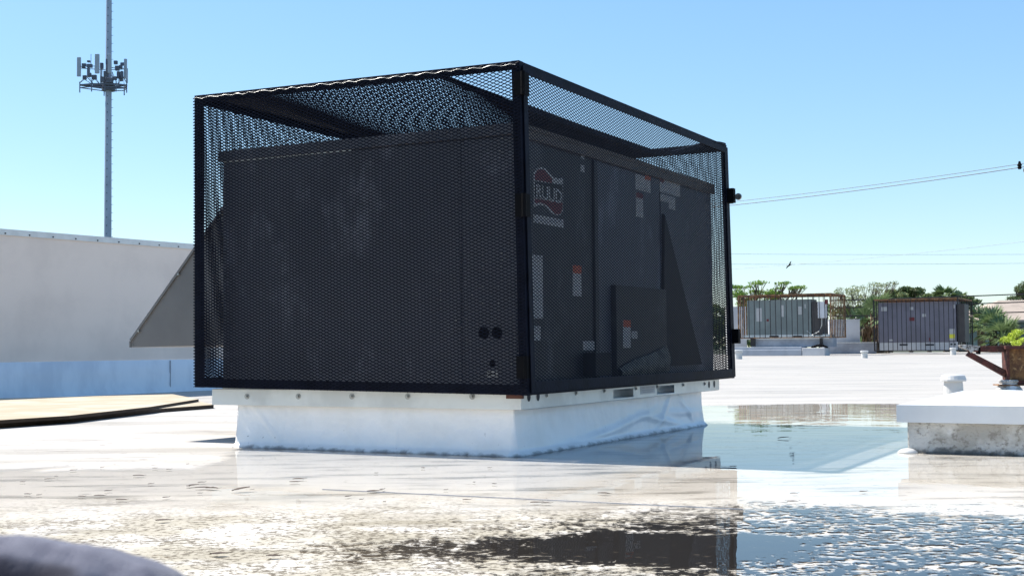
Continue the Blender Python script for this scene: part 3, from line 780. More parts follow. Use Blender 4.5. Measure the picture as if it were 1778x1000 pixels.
# gently dished lid top
nx_, ny_ = 30, 20
vs = []
for j in range(ny_+1):
    for i in range(nx_+1):
        x_ = 3.25*i/nx_; y_ = 2.2*j/ny_
        e = min(1, min(x_, y_, 2.2-y_, 3.25-x_)/.15)
        vs.append((x_, y_, .258+e*(.012+.012*mnoise.noise(Vector((x_*2.1, y_*2.1, 5))))))
k.add(vs, [(j*(nx_+1)+i, j*(nx_+1)+i+1, (j+1)*(nx_+1)+i+1, (j+1)*(nx_+1)+i) for j in range(ny_) for i in range(nx_)])
k.build('metal_lid', M['capwhite'], cb)
k = MB(); pr = [(.055, 0), (.05, .012), (.03, .024), (.008, .028)]
k.lathe(pr, 18, (.05, .02, 0))
k.build('sealant_blob', M['pvc'], cb, smooth=True)

# white vent pipes
def vent(px_, py_, D_or_z, h, r, label, flared=True, group=None):
    P = D_or_z
    o = thing('vent_pipe', P); k = MB()
    if flared: k.lathe([(r*1.05, -.01), (r*.96, .015), (r*.90, h*.62), (r*.86, h*.74)], 24)
    else: k.lathe([(r*.95, -.01), (r*.9, h*.75)], 16)
    k.build('pipe', M['pvc'], o, smooth=False)
    k = MB()
    if flared: k.lathe([(r*.90, h*.735), (r*1.22, h*.74), (r*1.24, h*.80), (r*1.1, h*.96), (r*.9, h), (r*.2, h*1.01)], 24)
    else: k.lathe([(r*1.0, h*.72), (r*1.15, h*.75), (r*1.15, h*.95), (r*.9, h)], 16)
    k.build('vent_cap', M['pvc'], o); tag(o, label, 'vent', group)
P = gnd(1656, 694, .0); 
for _ in range(8): P = gnd(1656, 694, roof_z(P.x, P.y))
vent(0, 0, P, .26, .105, 'white flared vent pipe standing behind the white metal lid')
def on_roof(px_, py_, D):
    q = at(px_, py_, D); return Vector((q.x, q.y, roof_z(q.x, q.y)))
vent(0, 0, on_roof(1501, 624, 47), .27, .125, 'small white vent pipe between the two far rusty cages', False)
vent(0, 0, on_roof(1655, 614, 55), .30, .12, 'small white vent pipe in front of the purple grey caged unit', False)
vent(0, 0, on_roof(1282, 624, 47), .34, .15, 'white vent stub just right of the big black cage', False)

# ================================================================== RUSTY STEEL DUNNAGE at right edge
D = 15.6
bz = on_roof(1752, 686, D)
ru = thing('steel_equipment_stand', bz); tag(ru, 'rusty steel beam stand on a small concrete pier at the right edge of the roof', 'stand')
def lo(px_, py_, dd=0): return at(px_, py_, D+dd)-bz
def slab(k, pts, d0, d1, mi=0):
    a = [lo(x_, y_, 0)+Vector((0, d0, 0)) for x_, y_ in pts]; c_ = [lo(x_, y_, 0)+Vector((0, d1, 0)) for x_, y_ in pts]; n_ = len(a)
    k.add(a+c_, [tuple(range(n_)), tuple(range(n_, 2*n_))[::-1]]+[(i, n_+i, n_+(i+1) % n_, (i+1) % n_) for i in range(n_)], mi)
k = MB(); slab(k, [(1749, 606), (1960, 606), (1960, 660), (1750, 660)], 0, .02); k.build('web_plate', M['rust'], ru)
k = MB(); slab(k, [(1741, 600), (1962, 599), (1962, 606), (1741, 606)], -.09, .12); slab(k, [(1749, 660), (1960, 660), (1960, 666), (1750, 667)], -.07, .10)
slab(k, [(1744, 606), (1749, 606), (1750, 660), (1746, 660)], -.07, .10)
k.build('flange', M['redprimer'], ru, bevel=.004)
k = MB(); slab(k, [(1678, 601), (1744, 600), (1744, 611), (1680, 611)], -.03, .03); k.build('outrigger_beam', M['redprimer'], ru, bevel=.003)
k = MB(); slab(k, [(1683, 610), (1677, 617), (1745, 655), (1745, 642)], -.028, .028); k.build('diagonal_brace', M['redprimer'], ru, bevel=.003)
k = MB(); slab(k, [(1665, 599), (1677, 598), (1700, 601), (1699, 608), (1690, 609), (1684, 613), (1680, 608), (1668, 604)], -.045, .045); k.build('frayed_wrap', M['wrap'], ru, bevel=.004)
k = MB(); slab(k, [(1697, 603), (1700, 603), (1700, 615), (1697, 614)], -.05, .05); k.build('strap', M['hardware'], ru)
k = MB(); k.lathe([(.19, -.03), (.15, .03), (.105, .09), (.12, .125), (.10, .135)], 12, (0, 0, 0)); k.build('concrete_pier', M['concrete'], ru)
k = MB(); slab(k, [(1731, 667), (1775, 667), (1775, 669), (1730, 669)], -.12, .12); k.build('bearing_plate', M['rust'], ru)

# ================================================================== FAR CAGED UNITS
def axis_t(P, pxt, ax):                   # distance along ax from P until the projection reaches column pxt
    lo_, hi_ = 0.0, 20.0
    s0 = 1 if pxy(P+ax*.01)[0] > pxy(P)[0] else -1
    for _ in range(40):
        md = (lo_+hi_)/2
        if (pxy(P+ax*md)[0]-pxt)*s0 < 0: lo_ = md
        else: hi_ = md
    return lo_
def far_cage(pxl, pxr, pxside, pyt, pyb, D, label, bars, rusty, side_bars, post_h=0):
    P = at(pxl, pyb, D); z0 = P.z; h = at(pxl, pyt, D).z-z0
    Wd = axis_t(P, pxr, AX); Dp = axis_t(P+AX*Wd, pxside, AY)
    o = thing('security_cage', P, -YAW); tag(o, label, 'cage')
    fm = M['barrust'] if rusty else M['barblack']
    k = MB(); r_ = .045
    for (a, c_) in (((0, 0), (Wd, 0)), ((Wd, 0), (Wd, Dp)), ((Wd, Dp), (0, Dp)), ((0, Dp), (0, 0))):
        k.beam((*a, h), (*c_, h), r_, r_*1.3)
    k.build('top_frame', M['barrust'], o)
    k = MB()
    for (a, c_) in (((0, 0), (Wd, 0)), ((Wd, 0), (Wd, Dp)), ((Wd, Dp), (0, Dp)), ((0, Dp), (0, 0))): k.beam((*a, 0), (*c_, 0), r_, r_)
    for a in ((0, 0), (Wd, 0), (Wd, Dp), (0, Dp)): k.beam((*a, 0), (*a, h), r_*1.3, r_*1.3)
    k.build('bottom_frame', fm, o)
    k = MB(); b2 = MB()
    for i in range(1, bars): b2.beam((Wd*i/bars, 0, 0), (Wd*i/bars+random.uniform(-.01, .01), 0, h), .026, .026)
    for i in range(1, side_bars):
        for x_ in (0, Wd): k.beam((x_, Dp*i/side_bars, 0), (x_, Dp*i/side_bars, h), .034, .034)
    for i in range(1, bars, 2): k.beam((Wd*i/bars, Dp, 0), (Wd*i/bars, Dp, h), .026, .026)
    k2 = MB()
    for i in range(1, bars*2): k2.beam((Wd*i/bars/2, 0, h+.01), (Wd*i/bars/2, Dp, h+.01-.03*random.random()), .03, .045)
    for i in range(1, int(Dp/.24)): k2.beam((0, .24*i, h-.01), (Wd, .24*i, h-.01-.06*random.random()), .03, .03)
    k2.build('top_bars', M['barrust'], o)
    b2.build('front_bars', M['barblack'], o); k.build('side_bars', M['barrust'] if rusty else M['barblack'], o)
    return P, Wd, Dp, h, o
def frect(k, P, yin, px0, py0, px1, py1, t0, t1, mi=0):   # box on the plane yin behind the cage front, bounded by columns / rows
    def hit(px_, py_):
        d = ray(px_, py_); o = Vector((0, 0, CAMH))-P; t = (yin-o.dot(AY))/d.dot(AY); q = Vector((0, 0, CAMH))+d*t-P; return q.dot(AX), q.z
    a = hit(px0, py0); c_ = hit(px1, py1)
    k.box(min(a[0], c_[0]), max(a[0], c_[0]), yin-t1, yin-t0, min(a[1], c_[1]), max(a[1], c_[1]), mi); return a, c_
# left one: grey green unit on a low stand
P, Wd, Dp, h, _ = far_cage(1283, 1443, 1468, 514, 587, 58, 'rusty barred cage with overhanging right end round the grey green far unit', 17, True, 9)
u2 = thing('rooftop_air_conditioner', P, -YAW); tag(u2, 'grey green rooftop air conditioner inside the far rusty barred cage', 'air conditioner')
k = MB(); frect(k, P, .25, 1297, 522, 1409, 582, -1.0, 0); k.build('cabinet', M['greenunit'], u2, bevel=.01)
k = MB(); frect(k, P, .22, 1409.5, 524, 1428, 582, -1.0, -.02); k.build('coil_section', M['unitdark'], u2)
k = MB(); frect(k, P, .24, 1290, 582, 1440, 588, -.9, 0); k.build('base_rail', M['galv'], u2)
for a in ((1336, 582.5, 1352, 586.5), (1377, 582.5, 1393, 586.5)):
    k = MB(); frect(k, P, .24, *a, .002, .006); k.build('fork_slot', M['slot'], u2)
for a, mt in (((1313, 535, 1323, 558), 'white'), ((1356, 530, 1361, 550), 'white'), ((1386, 532, 1392, 546), 'white'), ((1331, 554, 1335, 558), 'red'), ((1397, 528, 1399, 535), 'white')):
    k = MB(); frect(k, P, .25, *a, .002, .008); k.build('sticker', M[mt], u2)
k = MB(); frect(k, P, .20, 1421, 524, 1436, 552, 0, .14); eb = k.build('electrical_box', M['ebox'], u2, bevel=.008)
k = MB(); frect(k, P, .20, 1434, 520, 1438, 528, .0, .15); k.build('red_handle', M['red'], eb)
k = MB(); c0 = (P+Vector((0, 0, 0)))
def fl(px_, py_, yin):
    d = ray(px_, py_); o = Vector((0, 0, CAMH))-P; t = (yin-o.dot(AY))/d.dot(AY); q = Vector((0, 0, CAMH))+d*t-P; return Vector((q.dot(AX), yin, q.z))
k.tube([fl(1427, 552, .12), fl(1427, 565, .12), fl(1422, 575, .1), fl(1410, 582, .1), fl(1401, 574, .1)], .018, 6)
k.tube([fl(1433, 552, .12), fl(1433, 580, .12)], .016, 6); k.build('conduit', M['galv'], eb)
# stand under it
st_ = thing('equipment_support', P, -YAW); tag(st_, 'low grey sleeper with black posts holding up the grey green far unit', 'support')
zr = roof_z(P.x, P.y)-P.z
k = MB(); frect(k, P, .3, 1305, 588, 1446, 602, -.7, 0); k.build('grey_skirt', M['greycurb'], st_)
for a in ((1304, 587, 1312, 601), (1424, 587, 1429, 603)):
    k = MB(); frect(k, P, .18, *a, 0, .1); k.build('post', M['barblack'], st_)
k = MB(); frect(k, P, -.2, 1272, 603, 1392, 607, -.9, 0); frect(k, P, -.25, 1272, 607.5, 1392, 622, -.9, 0); k.build('sleeper', M['greycurb'], st_, bevel=.02)
k = MB(); frect(k, P, -.25, 1392.5, 604, 1432, 618, -.9, 0); k.build('sleeper_block', M['stucco'], st_, bevel=.02)
rag = MB(); 
q0 = fl(1418, 600, -.05)
for i in range(9):
    a = fl(1411+i*3, 602-3*math.sin(i*.39), -.05); rag.tube([a-Vector((.06, 0, .03)), a, a+Vector((.06, .03, -.03))], [.03, .055, .03], 6)
rag.build('cable_bundle', M['hardware'], st_)

P, Wd, Dp, h, _ = far_cage(1519, 1665, 1689, 521, 609, 60, 'dark barred cage reaching down to the roof round the purple grey far unit', 18, False, 8)
u3 = thing('rooftop_air_conditioner', P, -YAW); tag(u3, 'purple grey rooftop air conditioner in the far cage beside the palm', 'air conditioner')
k = MB(); frect(k, P, .3, 1524, 526, 1661, 594, -1.3, 0); k.build('cabinet', M['purpleunit'], u3, bevel=.012)
k = MB(); frect(k, P, .34, 1661.5, 528, 1676, 594, -1.2, 0); k.build('coil_section', M['unitdark'], u3)
k = MB(); frect(k, P, .31, 1527, 594.5, 1664, 609, -1.2, 0); k.build('curb', M['stucco'], u3)
for a, mt in (((1530, 533, 1540, 540), 'white'), ((1580, 533, 1586, 538), 'white'), ((1579, 551, 1588, 557), 'red'), ((1601, 545, 1608, 550), 'white'), ((1648, 571, 1658, 580), 'white'),
              ((1648, 580.2, 1658, 587), 'yellow'), ((1648, 587.2, 1658, 591), 'white'), ((1544, 589, 1551, 592), 'white'), ((1655, 529, 1658, 535), 'white'), ((1613, 586, 1616, 592), 'red')):
    k = MB(); frect(k, P, .3, *a, .002, .008); k.build('sticker', M[mt], u3)
for a in ((1562, 597, 1576, 600), (1606, 597, 1622, 600), (1650, 596, 1654, 599), (1656, 596, 1660, 599)):
    k = MB(); frect(k, P, .31, *a, .002, .006); k.build('fork_slot', M['slot'], u3)

# low stucco walls at the far roof edge
def low_wall(px0, px1, pyt, pyb, D, mat, label, th=.25):
    a = at(px0, pyb, D); c_ = at(px1, pyb, D); t_ = at(px0, pyt, D)
    o = thing('parapet_wall', a); k = MB(); k.box(0, c_.x-a.x, 0, th, -.4, t_.z-a.z); k.build('wall_panel', mat, o, bevel=.02); 
    tag(o, label, 'wall')
    k = MB(); k.box(-.02, c_.x-a.x+.02, -.02, th+.02, t_.z-a.z+.001, t_.z-a.z+.04); k.build('coping', M['capmetal'], o)
low_wall(1262, 1297, 534, 606, 62.5, M['stucco'], 'short pale wall between the black cage and the grey green far unit')
low_wall(1440, 1494, 556, 604, 63.5, M['stucco'], 'low pale stucco wall to the right of the grey green far unit')
low_wall(1430, 1522, 596, 612, 62.6, M['greycurb'], 'grey blue base flashing curb below the low stucco wall', .5)

# ================================================================== TOWER
TD = 120.0
tb = at(186, 602, TD); tb.z = -4
tower = thing('cell_tower', tb); tag(tower, 'tall grey tapering cell tower with antennas rising behind the beige wall', 'tower')
def tz(py_): return at(186, py_, TD).z+4
k = MB(); top_z = tz(-260)
def trad(z): return .41-(z/top_z)*.21
nseg = 9
for i in range(nseg):
    z0_, z1_ = top_z*i/nseg, top_z*(i+1)/nseg
    k.tube([(0, 0, z0_), (0, 0, z1_+.1)], [trad(z0_)*1.0, trad(z1_)*.985], 12)
k.build('mast', M['tower'], tower)
k = MB()
zz = 9.0; s_ = 0
while zz < top_z-1:
    r_ = trad(zz); k.beam((r_-.02, -.05, zz), (r_+.16, -.05, zz), .03, .03); k.beam((0, -r_-.02, zz+.3), (0, -r_+.02, zz+.3), .09, .09); zz += .75
k.build('climbing_pegs', M['towerdark'], tower)
pz = tz(150); mp = .053
def tx(px_): return (px_-183.5)*mp
k = MB()
ring = [(tx(137), -.6), (tx(160), -1.0), (tx(183), -1.0), (tx(202), -.9), (tx(217), -.3), (tx(206), .9), (tx(170), 1.0)]
for i in range(len(ring)):
    a = ring[i]; c_ = ring[(i+1) % len(ring)]
    k.beam((*a, pz), (*c_, pz), .12, .14); k.beam((*a, pz-.25), (*c_, pz-.25), .07, .07)
for a in ring: k.beam((0, 0, pz-.1), (*a, pz), .10, .12); k.tube([(a[0], a[1], pz-.7), (a[0], a[1], pz+.3)], .05, 6)
k.beam((tx(137), -1.2, tz(121)), (tx(175), -2.0, tz(123)), .05, .05); k.beam((tx(190), -1.8, tz(125)), (tx(217), -.6, tz(122)), .05, .05)
k.tube([(0, 0, pz-.45), (0, 0, pz+.25)], .62, 12); k.beam((0, 0, tz(122)), (tx(137), -.6, tz(121)), .05, .05); k.beam((0, 0, tz(122)), (tx(217), -.3, tz(122)), .05, .05)
k.build('antenna_platform', M['towerdark'], tower)
for (xa, xb, ya, yb, dy) in ((136.5, 143, 105, 138, -1.3), (173.5, 181, 104, 137, -2.3), (194.5, 200.5, 103, 136, -2.1), (214.5, 219.5, 106, 140, -.7), (204, 207, 112, 138, 1.8), (157, 160.5, 110, 142, 2.0)):
    k = MB(); k.box(tx(xa), tx(xb), dy-.1, dy+.1, tz(yb), tz(ya)); k.build('panel_antenna', M['radome'], tower, bevel=.04)
k = MB()
for (xa, xb, ya, yb, dy) in ((144, 151, 115, 120, -1.1), (144, 150, 121, 123, -1.1), (157, 166, 119, 125, -1.8), (156, 161, 112, 115, -1.6), (181, 186, 118, 128, -2.0), (189, 193, 120, 134, -1.6), (201, 207, 112, 118, -1.4), (202, 209, 120, 128, -1.2), (208, 213, 118, 124, -1.0), (184, 191, 130, 139, -1.5), (158, 162, 126, 140, -1.9), (210, 214, 128, 140, -.9), (186, 192, 108, 118, -1.2), (203, 208, 128, 140, -.8), (196, 203, 137, 143, -.9), (152, 158, 130, 137, -.8), (176, 184, 138, 147, -1.1), (185, 197, 140, 148, -1.0), (206, 212, 134, 144, -.6), (160, 168, 134, 142, -.9), (143, 149, 134, 141, -.7), (208, 216, 112, 117, -.6), (165, 171, 120, 127, -.9)):
    MB().box(tx(xa), tx(xb), dy-.15, dy+.15, tz(yb), tz(ya)).build('radio_unit', M['towerdark'], tower, bevel=.03)
k = MB(); k.tube([(tx(163.5), -1.8, tz(125)), (tx(163.5), -1.8, tz(102))], .025, 5).build('whip_antenna', M['towerdark'], tower)
for i in range(14):
    a = random.choice(ring); MB().tube([(a[0], a[1], pz+.2), (a[0]*.8+random.uniform(-.3, .3), a[1]*.8, pz+random.uniform(.5, 1.3)), (a[0]*.5, a[1]*.5, pz)], .03, 5).build('cable', M['towerdark'], tower)

# ================================================================== VEGETATION
def leaf_mesh(pts, size, asp=.5, droop=0, ns=None):
    n_ = len(pts); P_ = np.array(pts); 
    d = rng.normal(size=(n_, 3)); d[:, 2] -= droop; d /= np.linalg.norm(d, axis=1, keepdims=True)
    e = rng.normal(size=(n_, 3)); e -= d*(e*d).sum(1, keepdims=True); e /= np.linalg.norm(e, axis=1, keepdims=True)
    s = size*rng.uniform(.6, 1.3, (n_, 1)); a = d*s/2; c_ = e*s*asp/2
    V = np.stack([P_-a, P_+c_, P_+a, P_-c_], 1).reshape(-1, 3); F = (np.arange(n_)*4)[:, None]+np.arange(4)
    return V, F
def crown_points(blobs, dens):
    pts = []
    for (c, r) in blobs:
        n_ = int(dens*r[0]*r[2]*95)
        q = rng.normal(size=(n_, 3)); q /= np.linalg.norm(q, axis=1, keepdims=True)
        q *= (rng.uniform(.25, 1, (n_, 1))**.6)
        keep = np.array([mnoise.noise(Vector(v*2.3)+Vector(c)) > -.25 for v in q])
        pts.append(q[keep]*np.array(r)+np.array(c))
    return np.concatenate(pts)
def tree(name, px_, D_, blobs_px, leafm, label, group=None, dens=60, size=.22, trunk_r=.14, depth=.8, branches=True, asp=.5, cat='tree', trunkm='bark'):
    D = D_*1.38; size *= 1.15; trunk_r *= 1.3
    b0 = at(px_, 602, D); b0.z = -4; o = thing(name, b0); tag(o, label, cat, group)
    sc = D/FPX; bl = []
    for (bx, by, rx, ry) in blobs_px:
        c = at(bx, by, D)-b0; c.y = random.uniform(-depth, depth)
        for _ in range(4):
            o_ = Vector((random.gauss(0, .55)*rx*sc, random.gauss(0, .5), random.gauss(0, .45)*ry*sc)); q_ = random.uniform(.45, .85)
            bl.append((tuple(c+o_), (rx*sc*q_*1.45, max(rx*sc*q_, .35), ry*sc*q_*.95)))
    pts = crown_points(bl, dens); V, F = leaf_mesh(pts, size, asp)
    np_mesh('crown', V, F, leafm, o)
    k = MB(); mid = np.mean([b_[0] for b_ in bl], axis=0); zb = min(b_[0][2] for b_ in bl)-.8
    fork = Vector((0+mid[0]*.3, 0, max(1.2, zb*.75)))
    k.tube([(0, 0, -.2), fork*.5+Vector((.1, 0, 0)), fork], [trunk_r*1.3, trunk_r, trunk_r*.85], 8)
    if branches:
        for c, r in bl:
            c = Vector(c); m_ = (fork+c)/2+Vector((random.uniform(-.3, .3), 0, -.15))
            k.tube([fork, m_, c], [trunk_r*.6, trunk_r*.35, trunk_r*.12], 6)
            for _ in range(4):
                e = c+Vector((random.uniform(-1, 1)*r[0], random.uniform(-1, 1)*r[1], random.uniform(-.4, 1)*r[2])); k.tube([m_*.3+c*.7, e], [trunk_r*.18, trunk_r*.06], 4)
    k.build('trunk', M[trunkm], o)
    return o
tree('poinciana_tree', 1310, 58, [(1288, 500, 12, 5), (1305, 494, 11, 4), (1322, 505, 12, 4), (1342, 507, 16, 5), (1360, 493, 11, 4), (1352, 500, 8, 3), (1380, 498, 13, 4), (1390, 501, 9, 3), (1330, 513, 20, 5), (1290, 520, 14, 7), (1275, 512, 10, 8), (1362, 512, 12, 4), (1284, 530, 10, 6)],
     M['leafbright'], 'bright green feathery flat topped tree behind the grey green far unit', dens=15, size=.14, asp=.45, trunk_r=.09)
tree('airy_tree', 1500, 62, [(1458, 505, 13, 6), (1478, 508, 15, 9), (1500, 505, 17, 9), (1520, 498, 14, 7), (1535, 493, 13, 5), (1492, 520, 22, 10), (1520, 515, 18, 10), (1547, 492, 5, 4), (1470, 523, 15, 8), (1500, 538, 26, 8)],
     M['leafolive'], 'airy pale olive tree with open branches between the two far cages', dens=7, size=.15, asp=.3, trunk_r=.06)
for i, (cx_, blobs, lm, lab) in enumerate((
    (1545, [(1545, 514, 12, 8), (1558, 512, 10, 7), (1535, 522, 10, 6)], 'leafmid', 'olive green bushy tree just right of the airy pale tree'),
    (1580, [(1575, 508, 12, 8), (1590, 511, 13, 7), (1578, 517, 16, 8)], 'leafdark', 'dark rounded tree peaking above the middle of the purple grey unit'),
    (1612, [(1608, 514, 12, 6), (1622, 517, 11, 6), (1600, 520, 12, 6)], 'leafmid', 'low green tree top right of the dark rounded tree'),
    (1672, [(1670, 519, 16, 6), (1688, 524, 14, 7)], 'leafdark', 'dark low tree top behind the right end of the dark barred cage'))):
    tree('bushy_tree', cx_, 64+i*1.5, blobs, M[lm], lab, dens=26, size=.2)
tree('casuarina_tree', 1768, 95, [(1764, 503, 4, 7), (1775, 507, 7, 8), (1784, 500, 9, 9), (1768, 514, 9, 6), (1758, 518, 8, 4)], M['leafdark'], 'feathery dark pine like tree at the right edge above the house', dens=9, size=.3, asp=.2)
# hedge belt beyond the house
V, F = None, None
pts = []
for i in range(9000):
    u = random.uniform(0, 1); x_ = -10+u*120; y_ = random.uniform(140, 148); hh = 4.6+1.2*mnoise.noise(Vector((x_*.25, 0, 0)))+.6*mnoise.noise(Vector((x_*.9, 3, 0)))
    pts.append((x_, y_, -4+(hh+4)*random.uniform(0.3, 1)**.6))
V, F = leaf_mesh(pts, 1.0, .6); tag(np_mesh('distant_trees', V, F, M['leafdark']), 'far off dark green belt of trees', 'trees', kind='stuff')
V, F = leaf_mesh([(random.uniform(14, 60), random.uniform(84, 90), random.uniform(-4, 1.2)) for _ in range(2500)], .9, .6)

def palm(px_, py_top, D_, nf, fl_, label, trunk=True, fan=True, r0=.16, thatch=False, group=None):
    D = D_*1.42; fl_ *= 1.42; r0 *= 1.3
    c = at(px_, py_top, D); o = thing('palm_tree', (c.x, c.y, -4)); tag(o, label, 'palm', group); hz = c.z+4
    V = []; F = []
    for i in range(nf):
        az = 2*math.pi*i/nf*1.618*2+random.random()*.5; el = random.uniform(-.5, 1.35)
        d = Vector((math.cos(az)*math.cos(el), math.sin(az)*math.cos(el), math.sin(el)))
        L_ = fl_*random.uniform(.75, 1.1); side = d.cross(Vector((0, 0, 1))).normalized(); upn = side.cross(d)
        base = Vector((0, 0, hz)); hub = base+d*L_*.45
        for s in range(15):
            t = (s/14-.5)*2.3
            e = (d*math.cos(t)+side*math.sin(t)+upn*random.uniform(-.12, .12)).normalized(); ll = L_*.6*math.cos(t*.5)
            tip_ = hub+e*ll-Vector((0, 0, .18*ll*abs(t)+.1*ll)); w_ = e.cross(upn).normalized()*.035*max(1, D/50)
            bI = len(V); V += [hub-w_*.4, hub+e*ll*.5-w_, tip_, hub+e*ll*.5+w_]; F.append((bI, bI+1, bI+2, bI+3))
        bI = len(V); w_ = side*.025; V += [base-w_, hub-w_, hub+w_, base+w_]; F.append((bI, bI+1, bI+2, bI+3))
    np_mesh('crown', np.array([tuple(v) for v in V]), np.array(F), M['leafpalm'], o)
    k = MB(); k.tube([(0, 0, -.1), (.05, 0, hz*.5), (0, 0, hz)], [r0*1.2, r0, r0], 8); k.build('trunk', M['bark'], o)
    if thatch:
        V = []
        for i in range(420):
            a = random.uniform(0, 6.28); z_ = hz-random.uniform(.0, 3.6); r_ = random.uniform(.2, .8)
            V.append((math.cos(a)*r_, math.sin(a)*r_, z_))
        VV, FF = leaf_mesh(V, .8, .12, droop=3); np_mesh('dead_fronds', VV, FF, M['deadpalm'], o)
palm(1521, 552, 46, 14, 1.1, 'palm with brown hanging dead fronds left of the purple grey unit', thatch=True)
palm(1503, 570, 47, 12, 1.2, 'leafy green palm beside the low stucco wall')
palm(1640, 521, 58, 26, .75, 'fan palm crown poking above the purple grey far unit')
palm(1664, 524, 60, 22, .6, 'small fan palm crown above the right end of the dark barred cage')
palm(1724, 574, 46, 40, 1.0, 'large spreading fan palm between the dark barred cage and the house')
palm(1703, 564, 48, 26, .85, 'narrow fan palm hard against the dark barred cage')
palm(1742, 590, 45, 26, 1.0, 'low fan palm in front of the teal house wall')
tree('croton_shrub', 1765, 42, [(1758, 590, 9, 8), (1772, 584, 12, 10), (1785, 590, 14, 14)], M['leaflime'], 'bright lime green shrub behind the rusty stand at the right edge', dens=60, size=.10, trunk_r=.05, cat='shrub')

# house
hb = at(1712, 602, 96); hb.z = -4
hs = thing('house', hb); tag(hs, 'teal grey house with tan tiled hip roof behind the palms', 'house')
ez = at(1720, 556, 96).z+4; rz_ = at(1778, 527, 96).z+4
k = MB(); k.box(.9, 16, 0, 9, -.1, ez-.05); k.build('wall', M['teal'], hs)
k = MB(); ex0, ex1, ey0, ey1 = -.9, 17, -.8, 9.8
k.add([(ex0, ey0, ez), (ex1, ey0, ez), (ex1, ey1, ez), (ex0, ey1, ez), (ex0+3.6, 4.5, rz_+.4), (ex1-4, 4.5, rz_+.4), (ex0, ey0, ez-.16), (ex1, ey0, ez-.16), (ex1, ey1, ez-.16), (ex0, ey1, ez-.16)],
      [(0, 1, 5, 4), (1, 2, 5), (2, 3, 4, 5), (3, 0, 4), (0, 6, 7, 1), (1, 7, 8, 2), (2, 8, 9, 3), (3, 9, 6, 0), (9, 8, 7, 6)]); hr = k.build('roof', M['shingle'], hs)
k = MB(); k.tube([(1.0, 1.0, ez+.3), (1.0, 1.0, ez+.95)], .05, 6); k.build('vent_stack', M['shingle'], hr)
k = MB(); k.box(1.7, 3.4, -.03, .0-.001, ez-1.9, ez-.5); wn_ = k.build('window', M['glass'], hs)
k = MB(); k.box(1.6, 1.7, -.06, -.001, ez-2.0, ez-.4); k.box(3.4, 3.5, -.06, -.001, ez-2.0, ez-.4); k.box(1.7, 3.4, -.06, -.031, ez-1.22, ez-1.16); k.build('frame', M['teal'], wn_)

# cables
def cable(pa, pb, D0, D1, r, mat, label, sg=.2, group=None):
    a = at(*pa, D0); c_ = at(*pb, D1); a2 = a; pts = []
    for i in range(25):
        t = i/24; q = a.lerp(c_, t); q.z -= sg*4*t*(1-t); pts.append(q-a)
    o = MB().tube(pts, r, 5).build('overhead_cable', mat); o.location = a; tag(o, label, 'cable', group)
cable((900, 378), (1830, 276), 62, 40, .009, M['wire'], 'upper of the two sloping overhead cables right of the black cage', .3)
cable((900, 384), (1830, 282), 62, 40, .013, M['wire'], 'lower, thicker sloping overhead cable right of the black cage', .3)
cable((1200, 472), (1900, 405), 90, 70, .010, M['palewire'], 'faint sloping cable crossing low in the sky on the right', .2)
cable((1000, 438), (1900, 441), 90, 90, .010, M['palewire'], 'faint level cable low in the sky, upper of the level pair', .1)
cable((1000, 457), (1900, 456), 90, 90, .011, M['palewire'], 'faint level cable low in the sky, lower of the level pair', .1)
for i, (ya, yb, w_) in enumerate(((522, 508, 'topmost'), (535, 522, 'middle'), (549, 540, 'lowest'))):
    cable((1440, ya), (1840, yb), 66, 66, .03, M['barblack'], w_+' of three dark cables running behind the far cages', .02)
# utility pole just past the edge, its insulator reaching into view
pp = at(1800, 602, 40.2); pp.z = -4
po = thing('utility_pole', pp); tag(po, 'utility pole with dark insulator at the right edge of the sky', 'pole')
zi = at(1800, 290, 40.2).z+4
k = MB(); k.tube([(0, 0, -.2), (0, 0, zi+1)], [.16, .12], 10); k.build('shaft', M['bark'], po)
k = MB(); k.beam((-.25, 0, zi-.1), (.6, 0, zi-.1), .1, .1); k.build('crossarm', M['bark'], po)
k = MB(); k.lathe([(.04, -.05), (.07, 0), (.05, .04), (.08, .08), (.05, .12), (.03, .2)], 10, (-.38, 0, zi-.02)); k.build('insulator', M['hardware'], po)
# bird
bp = at(1370, 461, 50)
k = MB(); k.add([(-.12, 0, -.04), (0, -.05, 0), (.14, 0, .06), (0, .05, .02), (0, 0, -.035)], [(0, 1, 4), (1, 2, 4), (2, 3, 4), (3, 0, 4), (0, 3, 2, 1)])
k.add([(-.03, 0, 0), (.05, 0, .02), (.1, .03, .17), (.05, .03, .14)], [(0, 1, 2, 3)]); k.add([(-.03, 0, 0), (.05, 0, .02), (-.12, -.05, -.13), (-.13, -.05, -.1)], [(0, 1, 2, 3)])
bo = k.build('bird', M['hardware']); bo.location = bp; tag(bo, 'small dark bird gliding in the pale sky right of the cage', 'bird')

